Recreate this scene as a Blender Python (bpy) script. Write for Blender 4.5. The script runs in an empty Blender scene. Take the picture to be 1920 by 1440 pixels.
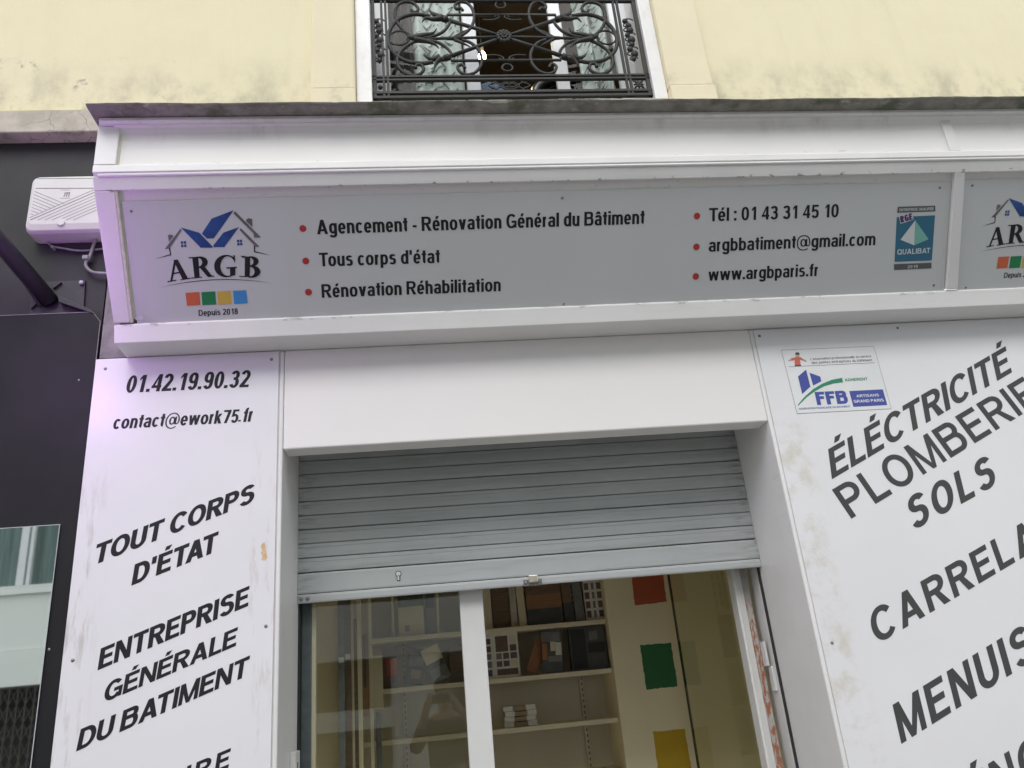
import bpy, math, random
from mathutils import Vector, Matrix
rnd = random.Random(7)
C = bpy.context.scene.collection
R = math.radians

# ------------------------------------------------------------------ camera
SC = bpy.context.scene
CAM_P = Vector((0.0, -3.0, 1.6))
FPX = 1480.0
YAW, PITCH, ROLL = R(6.762), R(21.231), R(5.407)
_f = Vector((math.sin(YAW) * math.cos(PITCH), math.cos(YAW) * math.cos(PITCH), math.sin(PITCH)))
_r = Vector((math.cos(YAW), -math.sin(YAW), 0))
_d = -_r.cross(_f)
CR = _r * math.cos(ROLL) + _d * math.sin(ROLL)
CD = _d * math.cos(ROLL) - _r * math.sin(ROLL)
CF = _f
cam = bpy.data.cameras.new('camera')
cam.sensor_width = 36
cam.lens = FPX / 1920 * 36
cam.clip_start = 0.02
cam.clip_end = 400
co = bpy.data.objects.new('camera', cam)
C.objects.link(co)
m = Matrix.Identity(4)
for i in range(3):
    m[i][0] = CR[i]; m[i][1] = -CD[i]; m[i][2] = -CF[i]; m[i][3] = CAM_P[i]
co.matrix_world = m
SC.camera = co

# ------------------------------------------------------------------ sky, sun, exposure
SUN_EL, SUN_AZ = R(49), R(194)          # azimuth clockwise from +Y; the sun stands behind the photographer
w = bpy.data.worlds.new("World"); SC.world = w; w.use_nodes = True
nt = w.node_tree; bg = nt.nodes['Background']
sky = nt.nodes.new('ShaderNodeTexSky'); sky.sky_type = 'NISHITA'; sky.sun_disc = False
sky.sun_elevation = SUN_EL; sky.sun_rotation = SUN_AZ; sky.dust_density = 1.0; sky.air_density = 1.0
hs = nt.nodes.new('ShaderNodeHueSaturation'); hs.inputs['Saturation'].default_value = 0.22
nt.links.new(sky.outputs[0], hs.inputs['Color']); nt.links.new(hs.outputs[0], bg.inputs[0])
bg.inputs[1].default_value = 0.15
sl = bpy.data.lights.new('sun', 'SUN'); sl.energy = 0.6; sl.angle = R(36); sl.color = (1, .97, .93)
so = bpy.data.objects.new('sun', sl); C.objects.link(so)
sdir = Vector((math.sin(SUN_AZ) * math.cos(SUN_EL), math.cos(SUN_AZ) * math.cos(SUN_EL), math.sin(SUN_EL)))
so.rotation_euler = sdir.to_track_quat('Z', 'Y').to_euler()
so.location = (0, -8, 14)
SC.view_settings.view_transform = 'Standard'
SC.view_settings.look = 'None'
SC.view_settings.exposure = 1.08
SC.view_settings.gamma = 1
SC.cycles.max_bounces = 12
SC.cycles.diffuse_bounces = 9
SC.cycles.transparent_max_bounces = 16

# ------------------------------------------------------------------ survey helpers (a pixel of the survey photo on a plane of the place)
def ray(px, py): return (CR * (px - 960) + CD * (py - 720)) / FPX + CF
def at(px, py, Y=0.0):
    d = ray(px, py); return CAM_P + d * ((Y - CAM_P.y) / d.y)
SB = Vector((0, -.152, 3.043)); ST = Vector((0, -.444, 3.447))
SU = (ST - SB).normalized(); SN = Vector((0, SU.z * -1, SU.y)).normalized()   # up the sign, and out of it
if SN.y > 0: SN = -SN
def sgn(px, py, lift=0.0, off=(0, 0)):
    d = ray(px, py); t = (SB - CAM_P).dot(SN) / d.dot(SN)
    return CAM_P + d * t + SN * lift + Vector((off[0], 0, 0)) + SU * off[1]

# ------------------------------------------------------------------ object helpers
def thing(name, label, cat, loc=(0, 0, 0), group=None):
    o = bpy.data.objects.new(name, None); C.objects.link(o); o.location = loc; o.empty_display_size = .1
    o['label'] = label; o['category'] = cat
    if group: o['group'] = group
    return o
def tag(o, label, cat, group=None):
    o['label'] = label; o['category'] = cat
    if group: o['group'] = group
    return o
class MB:
    def __init__(s): s.v = []; s.f = []
    def add(s, vs, fs):
        n = len(s.v); s.v += [tuple(p) for p in vs]; s.f += [tuple(i + n for i in f) for f in fs]; return s
    def box(s, x0, y0, z0, x1, y1, z1):
        return s.add([(x0, y0, z0), (x1, y0, z0), (x1, y1, z0), (x0, y1, z0), (x0, y0, z1), (x1, y0, z1), (x1, y1, z1), (x0, y1, z1)],
                     [(0, 3, 2, 1), (4, 5, 6, 7), (0, 1, 5, 4), (1, 2, 6, 5), (2, 3, 7, 6), (3, 0, 4, 7)])
    def face(s, pts): return s.add(pts, [tuple(range(len(pts)))])
    def prism(s, pts, off):
        n = len(pts); o = Vector(off); a = [Vector(p) for p in pts]
        return s.add(a + [p + o for p in a], [tuple(range(n))[::-1], tuple(range(n, 2 * n))] + [(i, (i + 1) % n, n + (i + 1) % n, n + i) for i in range(n)])
    def extrude_x(s, prof, x0, x1):          # prof: (y, z) points of a closed outline
        return s.prism([(x0, y, z) for y, z in prof], (x1 - x0, 0, 0))
    def tube(s, pts, r, n=8, closed=False, r2=None):
        pts = [Vector(p) for p in pts]; k = len(pts); rings = []; up = None
        for i, p in enumerate(pts):
            if closed: t = pts[(i + 1) % k] - pts[i - 1]
            else: t = pts[min(i + 1, k - 1)] - pts[max(i - 1, 0)]
            t.normalize()
            if up is None: up = t.orthogonal().normalized()
            up = (up - t * up.dot(t))
            if up.length < 1e-5: up = t.orthogonal()
            up.normalize(); b = t.cross(up)
            rr = r if r2 is None else r + (r2 - r) * i / max(1, k - 1)
            rings.append([p + (up * math.cos(2 * math.pi * j / n) + b * math.sin(2 * math.pi * j / n)) * rr for j in range(n)])
        vs = [q for rg in rings for q in rg]; fs = []
        for i in range(k if closed else k - 1):
            a = i * n; c = ((i + 1) % k) * n
            fs += [(a + j, a + (j + 1) % n, c + (j + 1) % n, c + j) for j in range(n)]
        if not closed: fs += [tuple(range(n))[::-1], tuple(range((k - 1) * n, k * n))]
        return s.add(vs, fs)
    def dome(s, c, ax, r, h, n=12, m_=4):     # a flattened button head
        ax = Vector(ax).normalized(); u = ax.orthogonal().normalized(); b = ax.cross(u); c = Vector(c); vs = []
        for i in range(m_):
            a = i / m_ * math.pi / 2
            vs += [c + (u * math.cos(2 * math.pi * j / n) + b * math.sin(2 * math.pi * j / n)) * r * math.cos(a) + ax * h * math.sin(a) for j in range(n)]
        vs.append(c + ax * h); fs = []
        for i in range(m_ - 1): fs += [(i * n + j, i * n + (j + 1) % n, (i + 1) * n + (j + 1) % n, (i + 1) * n + j) for j in range(n)]
        fs += [((m_ - 1) * n + j, (m_ - 1) * n + (j + 1) % n, len(vs) - 1) for j in range(n)]
        return s.add(vs, fs)
    def ball(s, c, r, sc=(1, 1, 1), n=10):
        c = Vector(c); vs = [c + Vector((0, 0, -r * sc[2]))]; fs = []; k = n // 2
        for i in range(1, k):
            a = -math.pi / 2 + math.pi * i / k
            vs += [c + Vector((math.cos(a) * math.cos(2 * math.pi * j / n) * r * sc[0], math.cos(a) * math.sin(2 * math.pi * j / n) * r * sc[1], math.sin(a) * r * sc[2])) for j in range(n)]
        vs.append(c + Vector((0, 0, r * sc[2])))
        fs += [(0, 1 + (j + 1) % n, 1 + j) for j in range(n)]
        for i in range(k - 2): fs += [(1 + i * n + j, 1 + i * n + (j + 1) % n, 1 + (i + 1) * n + (j + 1) % n, 1 + (i + 1) * n + j) for j in range(n)]
        fs += [(1 + (k - 2) * n + j, 1 + (k - 2) * n + (j + 1) % n, len(vs) - 1) for j in range(n)]
        return s.add(vs, fs)
    def each(s, name, mat, parent=None, smooth=False, bevel=0):      # every loose piece an object of its own
        par = list(range(len(s.v)))
        def find(i):
            while par[i] != i: par[i] = par[par[i]]; i = par[i]
            return i
        for f in s.f:
            for i in f[1:]: par[find(i)] = find(f[0])
        groups = {}
        for f in s.f: groups.setdefault(find(f[0]), []).append(f)
        out = []
        for fs in groups.values():
            mb = MB(); used = sorted({i for f in fs for i in f}); mp = {u: k for k, u in enumerate(used)}
            mb.v = [s.v[u] for u in used]; mb.f = [tuple(mp[i] for i in f) for f in fs]; out.append(mb.build(name, mat, parent, smooth, bevel))
        return out
    def build(s, name, mat, parent=None, smooth=False, bevel=0, seg=2):
        me = bpy.data.meshes.new(name); me.from_pydata(s.v, [], s.f); me.update()
        me.materials.append(mat)
        if smooth: me.shade_smooth()
        o = bpy.data.objects.new(name, me); C.objects.link(o)
        if parent is not None:
            o.parent = parent
            if parent.type == 'EMPTY': o.location = -parent.location
        if bevel:
            b = o.modifiers.new('bevel', 'BEVEL'); b.width = bevel; b.segments = seg; b.limit_method = 'ANGLE'; b.angle_limit = R(40)
        return o
def curve(pts, n=6, closed=False):        # Catmull-Rom through points
    pts = [Vector(p) for p in pts]; out = []; k = len(pts)
    for i in range(k if closed else k - 1):
        if closed: p0, p1, p2, p3 = pts[i - 1], pts[i], pts[(i + 1) % k], pts[(i + 2) % k]
        else: p0, p1, p2, p3 = pts[max(i - 1, 0)], pts[i], pts[i + 1], pts[min(i + 2, k - 1)]
        for j in range(n):
            t = j / n
            out.append(.5 * ((2 * p1) + (p2 - p0) * t + (2 * p0 - 5 * p1 + 4 * p2 - p3) * t * t + (3 * p1 - p0 - 3 * p2 + p3) * t ** 3))
    if not closed: out.append(pts[-1])
    return out

# ------------------------------------------------------------------ materials
def ramp_mask(nt, src, lo, hi):
    n = nt.nodes.new('ShaderNodeMapRange'); n.clamp = True; n.interpolation_type = 'SMOOTHSTEP'
    n.inputs[1].default_value = lo; n.inputs[2].default_value = hi
    nt.links.new(src, n.inputs[0]); return n.outputs[0]
def mul(nt, a, b):
    n = nt.nodes.new('ShaderNodeMath'); n.operation = 'MULTIPLY'; nt.links.new(a, n.inputs[0])
    if isinstance(b, (int, float)): n.inputs[1].default_value = b
    else: nt.links.new(b, n.inputs[1])
    return n.outputs[0]
def noise(nt, tc, scale, detail=5, rough=.6, stretch=None, dist=0):
    n = nt.nodes.new('ShaderNodeTexNoise'); n.inputs['Scale'].default_value = scale; n.inputs['Detail'].default_value = detail
    n.inputs['Roughness'].default_value = rough; n.inputs['Distortion'].default_value = dist
    src = tc.outputs['Object']
    if stretch:
        mp = nt.nodes.new('ShaderNodeMapping'); mp.inputs['Scale'].default_value = stretch; nt.links.new(src, mp.inputs[0]); src = mp.outputs[0]
    nt.links.new(src, n.inputs['Vector']); return n.outputs[0]
def mixc(nt, fac, a, b):
    n = nt.nodes.new('ShaderNodeMix'); n.data_type = 'RGBA'
    nt.links.new(fac, n.inputs[0])
    for v, s in ((a, n.inputs[6]), (b, n.inputs[7])):
        if isinstance(v, tuple): s.default_value = (*v, 1)
        else: nt.links.new(v, s)
    return n.outputs[2]
def mat(name, c1, c2=None, scale=6, rough=.5, bump=None, metallic=0, stains=(), stretch=None, spec=.5, coat=0):
    """stains: dicts(color, scale, lo, hi, [stretch], [x|y|z=(zero at, full at)] ..., [k])"""
    mt = bpy.data.materials.new(name); mt.use_nodes = True; nt = mt.node_tree
    p = nt.nodes['Principled BSDF']; tc = nt.nodes.new('ShaderNodeTexCoord')
    p.inputs['Roughness'].default_value = rough; p.inputs['Metallic'].default_value = metallic
    p.inputs['Specular IOR Level'].default_value = spec; p.inputs['Coat Weight'].default_value = coat
    if c2 is None: c2 = tuple(x * .93 for x in c1)
    col = mixc(nt, ramp_mask(nt, noise(nt, tc, scale, stretch=stretch), .3, .7), c1, c2)
    sep = None
    for st in stains:
        if st.get('crack'):
            vn = nt.nodes.new('ShaderNodeTexVoronoi'); vn.feature = 'DISTANCE_TO_EDGE'; vn.inputs['Scale'].default_value = st['scale']
            nz = nt.nodes.new('ShaderNodeTexNoise'); nz.inputs['Scale'].default_value = 9; nt.links.new(tc.outputs['Object'], nz.inputs['Vector'])
            ad = nt.nodes.new('ShaderNodeMix'); ad.data_type = 'RGBA'; ad.inputs[0].default_value = .12
            nt.links.new(tc.outputs['Object'], ad.inputs[6]); nt.links.new(nz.outputs['Color'], ad.inputs[7]); nt.links.new(ad.outputs[2], vn.inputs['Vector'])
            mk = ramp_mask(nt, vn.outputs[0], st['hi'], st['lo'])
        else: mk = ramp_mask(nt, noise(nt, tc, st['scale'], st.get('detail', 8), .65, st.get('stretch'), st.get('dist', 0)), st['lo'], st['hi'])
        for ax in ('x', 'y', 'z', 'x2', 'y2', 'z2'):
            if ax in st:
                if sep is None:
                    sep = nt.nodes.new('ShaderNodeSeparateXYZ'); nt.links.new(tc.outputs['Object'], sep.inputs[0])
                mk = mul(nt, mk, ramp_mask(nt, sep.outputs['xyz'.index(ax[0])], *st[ax]))
        mk = mul(nt, mk, st.get('k', 1.0))
        col = mixc(nt, mk, col, st['color'])
    nt.links.new(col, p.inputs['Base Color'])
    if bump:
        b = nt.nodes.new('ShaderNodeBump'); b.inputs['Strength'].default_value = bump[1]; b.inputs['Distance'].default_value = .003
        nt.links.new(noise(nt, tc, bump[0], 6, .6, bump[2] if len(bump) > 2 else None), b.inputs['Height']); nt.links.new(b.outputs[0], p.inputs['Normal'])
    if rough < .1: return mt
    rv = nt.nodes.new('ShaderNodeMapRange'); rv.inputs[3].default_value = max(.02, rough - .08); rv.inputs[4].default_value = min(1, rough + .12)
    nt.links.new(noise(nt, tc, scale * 2.3, 4), rv.inputs[0]); nt.links.new(rv.outputs[0], p.inputs['Roughness'])
    return mt
def glass(name, tint, refl, ior=1.5):
    mt = bpy.data.materials.new(name); mt.use_nodes = True; nt = mt.node_tree; nt.nodes.clear()
    o = nt.nodes.new('ShaderNodeOutputMaterial'); mx = nt.nodes.new('ShaderNodeMixShader'); t = nt.nodes.new('ShaderNodeBsdfTransparent'); g = nt.nodes.new('ShaderNodeBsdfGlossy')
    g.inputs['Roughness'].default_value = .01; t.inputs[0].default_value = (*tint, 1)
    fr = nt.nodes.new('ShaderNodeFresnel'); fr.inputs[0].default_value = ior
    ad = nt.nodes.new('ShaderNodeMath'); ad.operation = 'MULTIPLY_ADD'; ad.inputs[1].default_value = 1.0; ad.inputs[2].default_value = refl; ad.use_clamp = True
    nt.links.new(fr.outputs[0], ad.inputs[0]); ge = nt.nodes.new('ShaderNodeNewGeometry'); fm = nt.nodes.new('ShaderNodeMath'); fm.operation = 'SUBTRACT'; fm.inputs[0].default_value = 1; nt.links.new(ge.outputs['Backfacing'], fm.inputs[1])
    m2 = nt.nodes.new('ShaderNodeMath'); m2.operation = 'MULTIPLY'; nt.links.new(ad.outputs[0], m2.inputs[0]); nt.links.new(fm.outputs[0], m2.inputs[1])
    nt.links.new(m2.outputs[0], mx.inputs[0]); nt.links.new(t.outputs[0], mx.inputs[1]); nt.links.new(g.outputs[0], mx.inputs[2]); nt.links.new(mx.outputs[0], o.inputs[0])
    return mt
def emit(name, col, s):
    mt = bpy.data.materials.new(name); mt.use_nodes = True; p = mt.node_tree.nodes['Principled BSDF']
    p.inputs['Base Color'].default_value = (*col, 1); p.inputs['Emission Color'].default_value = (*col, 1); p.inputs['Emission Strength'].default_value = s
    return mt
DIRT = (.33, .30, .25)
M = {}
M['stucco'] = mat('cream_stucco', (.79, .72, .495), (.765, .695, .475), 3, .85, (130, .8), stains=[
    dict(color=(.55, .49, .33), scale=3.5, lo=.5, hi=.85, stretch=(2.2, 1, .25), k=.3),
    dict(color=(.30, .285, .22), scale=5, lo=.42, hi=.72, z=(4.54, 4.28), k=.55, stretch=(1, 1, .7)),
    dict(color=(.25, .24, .20), scale=16, lo=.5, hi=.75, z=(4.40, 4.22), k=.45),
    dict(color=(.22, .21, .19), scale=9, lo=.56, hi=.66, z=(4.30, 4.36), z2=(4.52, 4.46), x2=(-1.0, -1.4), k=1)])
M['surround'] = mat('window_surround_stucco', (.78, .70, .50), (.75, .67, .48), 4, .8, (80, .2), stains=[
    dict(color=(.34, .31, .25), scale=9, lo=.5, hi=.75, z=(4.42, 4.3), k=.5)])
M['ledge'] = mat('weathered_ledge_stone', (.58, .53, .44), (.42, .385, .32), 9, .85, (60, .5), stains=[
    dict(color=(.12, .11, .09), scale=6, lo=.003, hi=.012, crack=1, k=.6, x=(-1.72, -1.66), x2=(-1.36, -1.42)),
    dict(color=(.25, .23, .19), scale=20, lo=.55, hi=.7, k=.6)])
M['white'] = mat('white_timber_paint', (.80, .79, .775), (.74, .735, .72), 2.5, .38, (26, .22, (.25, 1, 1)), stains=[
    dict(color=(.42, .40, .36), scale=60, lo=.70, hi=.76, k=.5),
    dict(color=(.50, .48, .43), scale=7, lo=.58, hi=.8, stretch=(.3, 1, 2.2), k=.35),
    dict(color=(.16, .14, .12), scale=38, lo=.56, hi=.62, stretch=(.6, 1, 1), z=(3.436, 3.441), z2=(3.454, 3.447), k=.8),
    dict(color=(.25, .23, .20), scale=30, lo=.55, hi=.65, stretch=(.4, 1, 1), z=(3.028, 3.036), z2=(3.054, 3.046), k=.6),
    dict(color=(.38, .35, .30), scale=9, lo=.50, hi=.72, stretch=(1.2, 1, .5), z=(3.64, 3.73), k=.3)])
M['white_plain'] = mat('white_header_board', (.82, .80, .775), (.80, .785, .765), 2, .42, (30, .08), stains=[
    dict(color=(.5, .48, .45), scale=70, lo=.72, hi=.8, k=.4),
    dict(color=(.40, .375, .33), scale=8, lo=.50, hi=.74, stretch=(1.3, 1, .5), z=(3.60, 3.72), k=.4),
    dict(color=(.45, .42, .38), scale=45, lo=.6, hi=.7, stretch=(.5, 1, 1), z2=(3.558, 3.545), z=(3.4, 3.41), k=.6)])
M['caulk'] = mat('yellowed_sealant', (.74, .70, .62), (.60, .56, .48), 40, .8, (60, .5))
M['panel'] = mat('white_plastic_panel', (.79, .785, .80), (.76, .755, .77), 1.5, .3, None, stains=[
    dict(color=(.56, .53, .47), scale=10, lo=.50, hi=.72, x=(-.70, -.64), x2=(-.3, -.4), z=(2.75, 2.3), k=.8, stretch=(2.5, 1, .5)),
    dict(color=(.50, .48, .45), scale=12, lo=.48, hi=.70, x2=(-1.16, -1.24), z=(2.7, 2.2), k=.75, stretch=(3, 1, .5)),
    dict(color=(.60, .56, .47), scale=9, lo=.46, hi=.68, x=(1.3, 1.42), x2=(1.60, 1.50), z=(2.68, 2.4), k=.75),
    dict(color=(.45, .45, .46), scale=6, lo=.66, hi=.78, stretch=(1, 1, 2), k=.3),
    dict(color=(.30, .29, .28), scale=75, lo=.72, hi=.77, k=.6)])
M['tape'] = mat('torn_tape_residue', (.62, .42, .20), (.70, .55, .36), 60, .7)
M['sign'] = mat('silver_grey_composite', (.59, .605, .605), (.57, .585, .585), 1.2, .38, None)
M['vinyl'] = mat('black_vinyl', (.016, .016, .019), (.021, .021, .024), 8, .5, spec=.25)
M['vinyl_grey'] = mat('dark_grey_vinyl', (.060, .062, .060), (.066, .068, .066), 8, .5, spec=.25)
M['grey_logo'] = mat('mid_grey_vinyl', (.17, .16, .16), (.12, .115, .12), 20, .4)
M['blue_logo'] = mat('blue_vinyl', (.022, .05, .19), (.035, .10, .33), 9, .35)
M['red_dot'] = mat('red_vinyl', (.45, .04, .045), None, 10, .4)
M['orange'] = mat('orange_vinyl', (.62, .14, .06), None, 10, .4)
M['green'] = mat('green_vinyl', (.02, .22, .08), None, 10, .4)
M['yellow'] = mat('yellow_vinyl', (.62, .42, .08), None, 10, .4)
M['sky_blue'] = mat('light_blue_vinyl', (.06, .28, .62), None, 10, .4)
M['white_vinyl'] = mat('white_vinyl', (.80, .80, .80), None, 10, .4)
M['badge_blue'] = mat('petrol_blue_vinyl', (.035, .15, .24), None, 10, .4)
M['badge_grey'] = mat('slate_grey_vinyl', (.10, .105, .105), None, 10, .4)
M['badge_light'] = mat('pale_grey_vinyl', (.62, .66, .66), None, 10, .4)
M['badge_green'] = mat('pale_green_vinyl', (.20, .46, .40), None, 10, .4)
M['purple_vinyl'] = mat('purple_vinyl', (.10, .03, .16), None, 10, .4)
M['sticker'] = mat('sticker_paper', (.78, .79, .79), None, 5, .3)
M['ffb_blue'] = mat('royal_blue_print', (.06, .085, .34), None, 12, .35)
M['ffb_green'] = mat('leaf_green_print', (.03, .25, .13), None, 12, .35)
M['shirt_red'] = mat('coral_red_print', (.62, .13, .09), None, 12, .4)
M['skin_print'] = mat('skin_tone_print', (.52, .34, .24), None, 12, .4)
M['screw'] = mat('dull_steel_screw', (.30, .30, .30), (.18, .17, .16), 90, .35, metallic=.7)
M['zinc'] = mat('mossy_zinc', (.27, .26, .225), (.16, .15, .125), 14, .7, (50, .7), stains=[
    dict(color=(.42, .40, .33), scale=34, lo=.60, hi=.68, k=.8, stretch=(.5, 1, 1)),
    dict(color=(.085, .11, .05), scale=7, lo=.5, hi=.65, k=.7)])
M['shutter'] = mat('grey_shutter_paint', (.47, .495, .49), (.44, .46, .455), 3, .42, (120, .06), stains=[
    dict(color=(.10, .095, .085), scale=22, lo=.45, hi=.72, x2=(-.44, -.56), k=.65, stretch=(.5, 1, 3)),
    dict(color=(.10, .095, .085), scale=22, lo=.45, hi=.7, x=(1.28, 1.40), k=.6, stretch=(.5, 1, 3)),
    dict(color=(.12, .11, .10), scale=36, lo=.70, hi=.77, k=.8),
    dict(color=(.30, .31, .30), scale=7, lo=.48, hi=.75, stretch=(.35, 1, 5), k=.45),
    dict(color=(.60, .61, .60), scale=26, lo=.66, hi=.74, stretch=(.25, 1, 9), k=.4),
    dict(color=(.14, .13, .12), scale=9, lo=.5, hi=.75, z=(2.03, 1.99), k=.55, stretch=(.5, 1, 4))])
M['dark_gap'] = mat('dark_rubber', (.025, .025, .025), None, 30, .7)
M['brass'] = mat('nickel_brass', (.75, .70, .58), (.55, .50, .40), 60, .3, metallic=.8)
M['clad'] = mat('anthracite_cladding', (.045, .044, .047), (.039, .038, .041), 5, .55, (200, .05), spec=.2, stains=[
    dict(color=(.03, .028, .03), scale=11, lo=.66, hi=.72, k=.6)])
M['clad2'] = mat('anthracite_panel', (.022, .0225, .024), (.019, .0195, .021), 5, .5, spec=.15)
M['clad_edge'] = mat('worn_panel_edge', (.30, .29, .30), (.2, .2, .2), 30, .5)
M['steel_dark'] = mat('dark_bracket_paint', (.036, .032, .04), (.026, .024, .03), 12, .45, (60, .2), spec=.4)
M['alu'] = mat('white_window_aluminium', (.70, .70, .68), (.66, .66, .64), 5, .35)
M['alu_grey'] = mat('grey_green_seal', (.10, .125, .125), (.075, .095, .095), 20, .6)
M['rust'] = mat('chipped_orange_primer', (.45, .43, .40), (.40, .38, .36), 30, .75, (70, .5), stains=[
    dict(color=(.34, .13, .065), scale=34, lo=.46, hi=.54, z=(1.93, 1.80), k=1, stretch=(2, 2, .6))])
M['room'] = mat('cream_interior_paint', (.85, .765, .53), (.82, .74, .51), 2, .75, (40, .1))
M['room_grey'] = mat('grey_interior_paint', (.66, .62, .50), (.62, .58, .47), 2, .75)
M['ceiling'] = mat('white_ceiling_paint', (.86, .82, .72), None, 2, .8)
M['floor_tile'] = mat('pale_floor_tile', (.76, .70, .56), (.72, .66, .53), 4, .4)
M['shelf'] = mat('cream_melamine', (.72, .64, .46), None, 6, .5)
M['wood_dark'] = mat('dark_wood_sample', (.14, .09, .055), (.20, .13, .08), 12, .5, stretch=(1, 1, 8))
M['wood_mid'] = mat('oak_wood_sample', (.30, .165, .075), (.24, .13, .06), 14, .5, stretch=(1, 1, 9))
M['wood_orange'] = mat('orange_wood_sample', (.36, .15, .06), (.30, .12, .05), 14, .5, stretch=(8, 1, 1))
M['card_black'] = mat('black_card', (.055, .056, .052), (.08, .08, .075), 25, .5)
M['card_green'] = mat('dark_green_print', (.035, .10, .03), (.02, .04, .02), 40, .5)
M['card_grey'] = mat('grey_card', (.20, .20, .19), (.14, .14, .135), 20, .6)
M['card_cream'] = mat('cream_card', (.66, .58, .40), None, 10, .6)
M['swatch_brown'] = mat('brown_swatch', (.12, .075, .06), (.16, .10, .075), 30, .6)
M['kraft'] = mat('brown_parcel', (.34, .25, .15), (.28, .2, .12), 20, .7)
M['bubble'] = mat('white_wrap', (.70, .68, .60), (.6, .58, .5), 40, .5, (90, .5))
M['paint_red'] = mat('red_wall_paint', (.46, .10, .045), None, 8, .7)
M['paint_green'] = mat('green_wall_paint', (.03, .16, .055), None, 8, .7)
M['paint_yellow'] = mat('yellow_wall_paint', (.55, .36, .02), None, 8, .7)
M['iron'] = mat('black_cast_iron', (.026, .0255, .023), (.020, .0195, .018), 30, .6, (60, .3))
M['upvc'] = mat('white_upvc', (.78, .79, .80), None, 4, .3)
M['curtain'] = mat('pale_sage_curtain', (.60, .66, .62), (.54, .60, .56), 12, .85, (25, .2, (6, 6, .3)))
M['curtain_leaf'] = mat('dark_leaf_print', (.15, .17, .155), None, 30, .85)
M['drape'] = mat('brown_black_drape', (.055, .05, .045), (.04, .036, .032), 10, .9)
M['red_cloth'] = mat('dark_red_cloth', (.20, .035, .025), None, 10, .9)
M['room_brown'] = mat('dark_brown_room', (.26, .22, .17), (.22, .185, .14), 3, .8)
M['leather'] = mat('black_leather', (.022, .026, .028), None, 20, .25)
M['blue_knit'] = mat('blue_knit', (.16, .22, .30), (.07, .10, .15), 120, .9)
M['plastic'] = mat('aged_white_plastic', (.66, .66, .62), (.60, .60, .56), 5, .38, stains=[
    dict(color=(.30, .26, .2), scale=16, lo=.62, hi=.74, k=.5), dict(color=(.22, .20, .17), scale=5, lo=.4, hi=.7, z=(3.53, 3.46), k=.6)])
M['cable'] = mat('grey_cable', (.30, .31, .31), (.2, .2, .2), 30, .5)
M['mirror'] = mat('mirrored_glass', (.90, .95, .92), (.90, .95, .92), 2, .02, metallic=1)
M['pane'] = glass('shop_glass', (.94, .96, .93), .085)
M['pane_leaf'] = glass('door_leaf_glass', (.93, .94, .88), .04, 1.45)
M['pane_up'] = glass('window_glass', (.9, .92, .92), -.03)
M['wall_opp'] = mat('pale_render', (.84, .86, .83), (.82, .84, .81), .6, .8, (20, .2))
M['wall_opp2'] = mat('grey_render', (.50, .50, .47), (.46, .46, .44), .6, .8, (20, .2))
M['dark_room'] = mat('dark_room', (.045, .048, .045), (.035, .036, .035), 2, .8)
M['gate'] = mat('gate_steel', (.08, .075, .07), (.12, .10, .09), 9, .5, metallic=.4)
M['net'] = mat('net_curtain', (.33, .42, .40), (.20, .27, .26), 3, .9, stretch=(9, 1, .4))
M['gap'] = mat('grey_cement', (.27, .26, .25), (.16, .155, .15), 14, .85, (60, .5))
M['asphalt'] = mat('asphalt', (.12, .12, .122), (.10, .10, .103), 30, .85, (120, .5))
M['paving'] = mat('pavement_slabs', (.42, .41, .39), (.36, .35, .335), 3, .8, (60, .3))
M['kerb'] = mat('granite_kerb', (.36, .35, .34), (.28, .27, .26), 40, .75)

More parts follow.
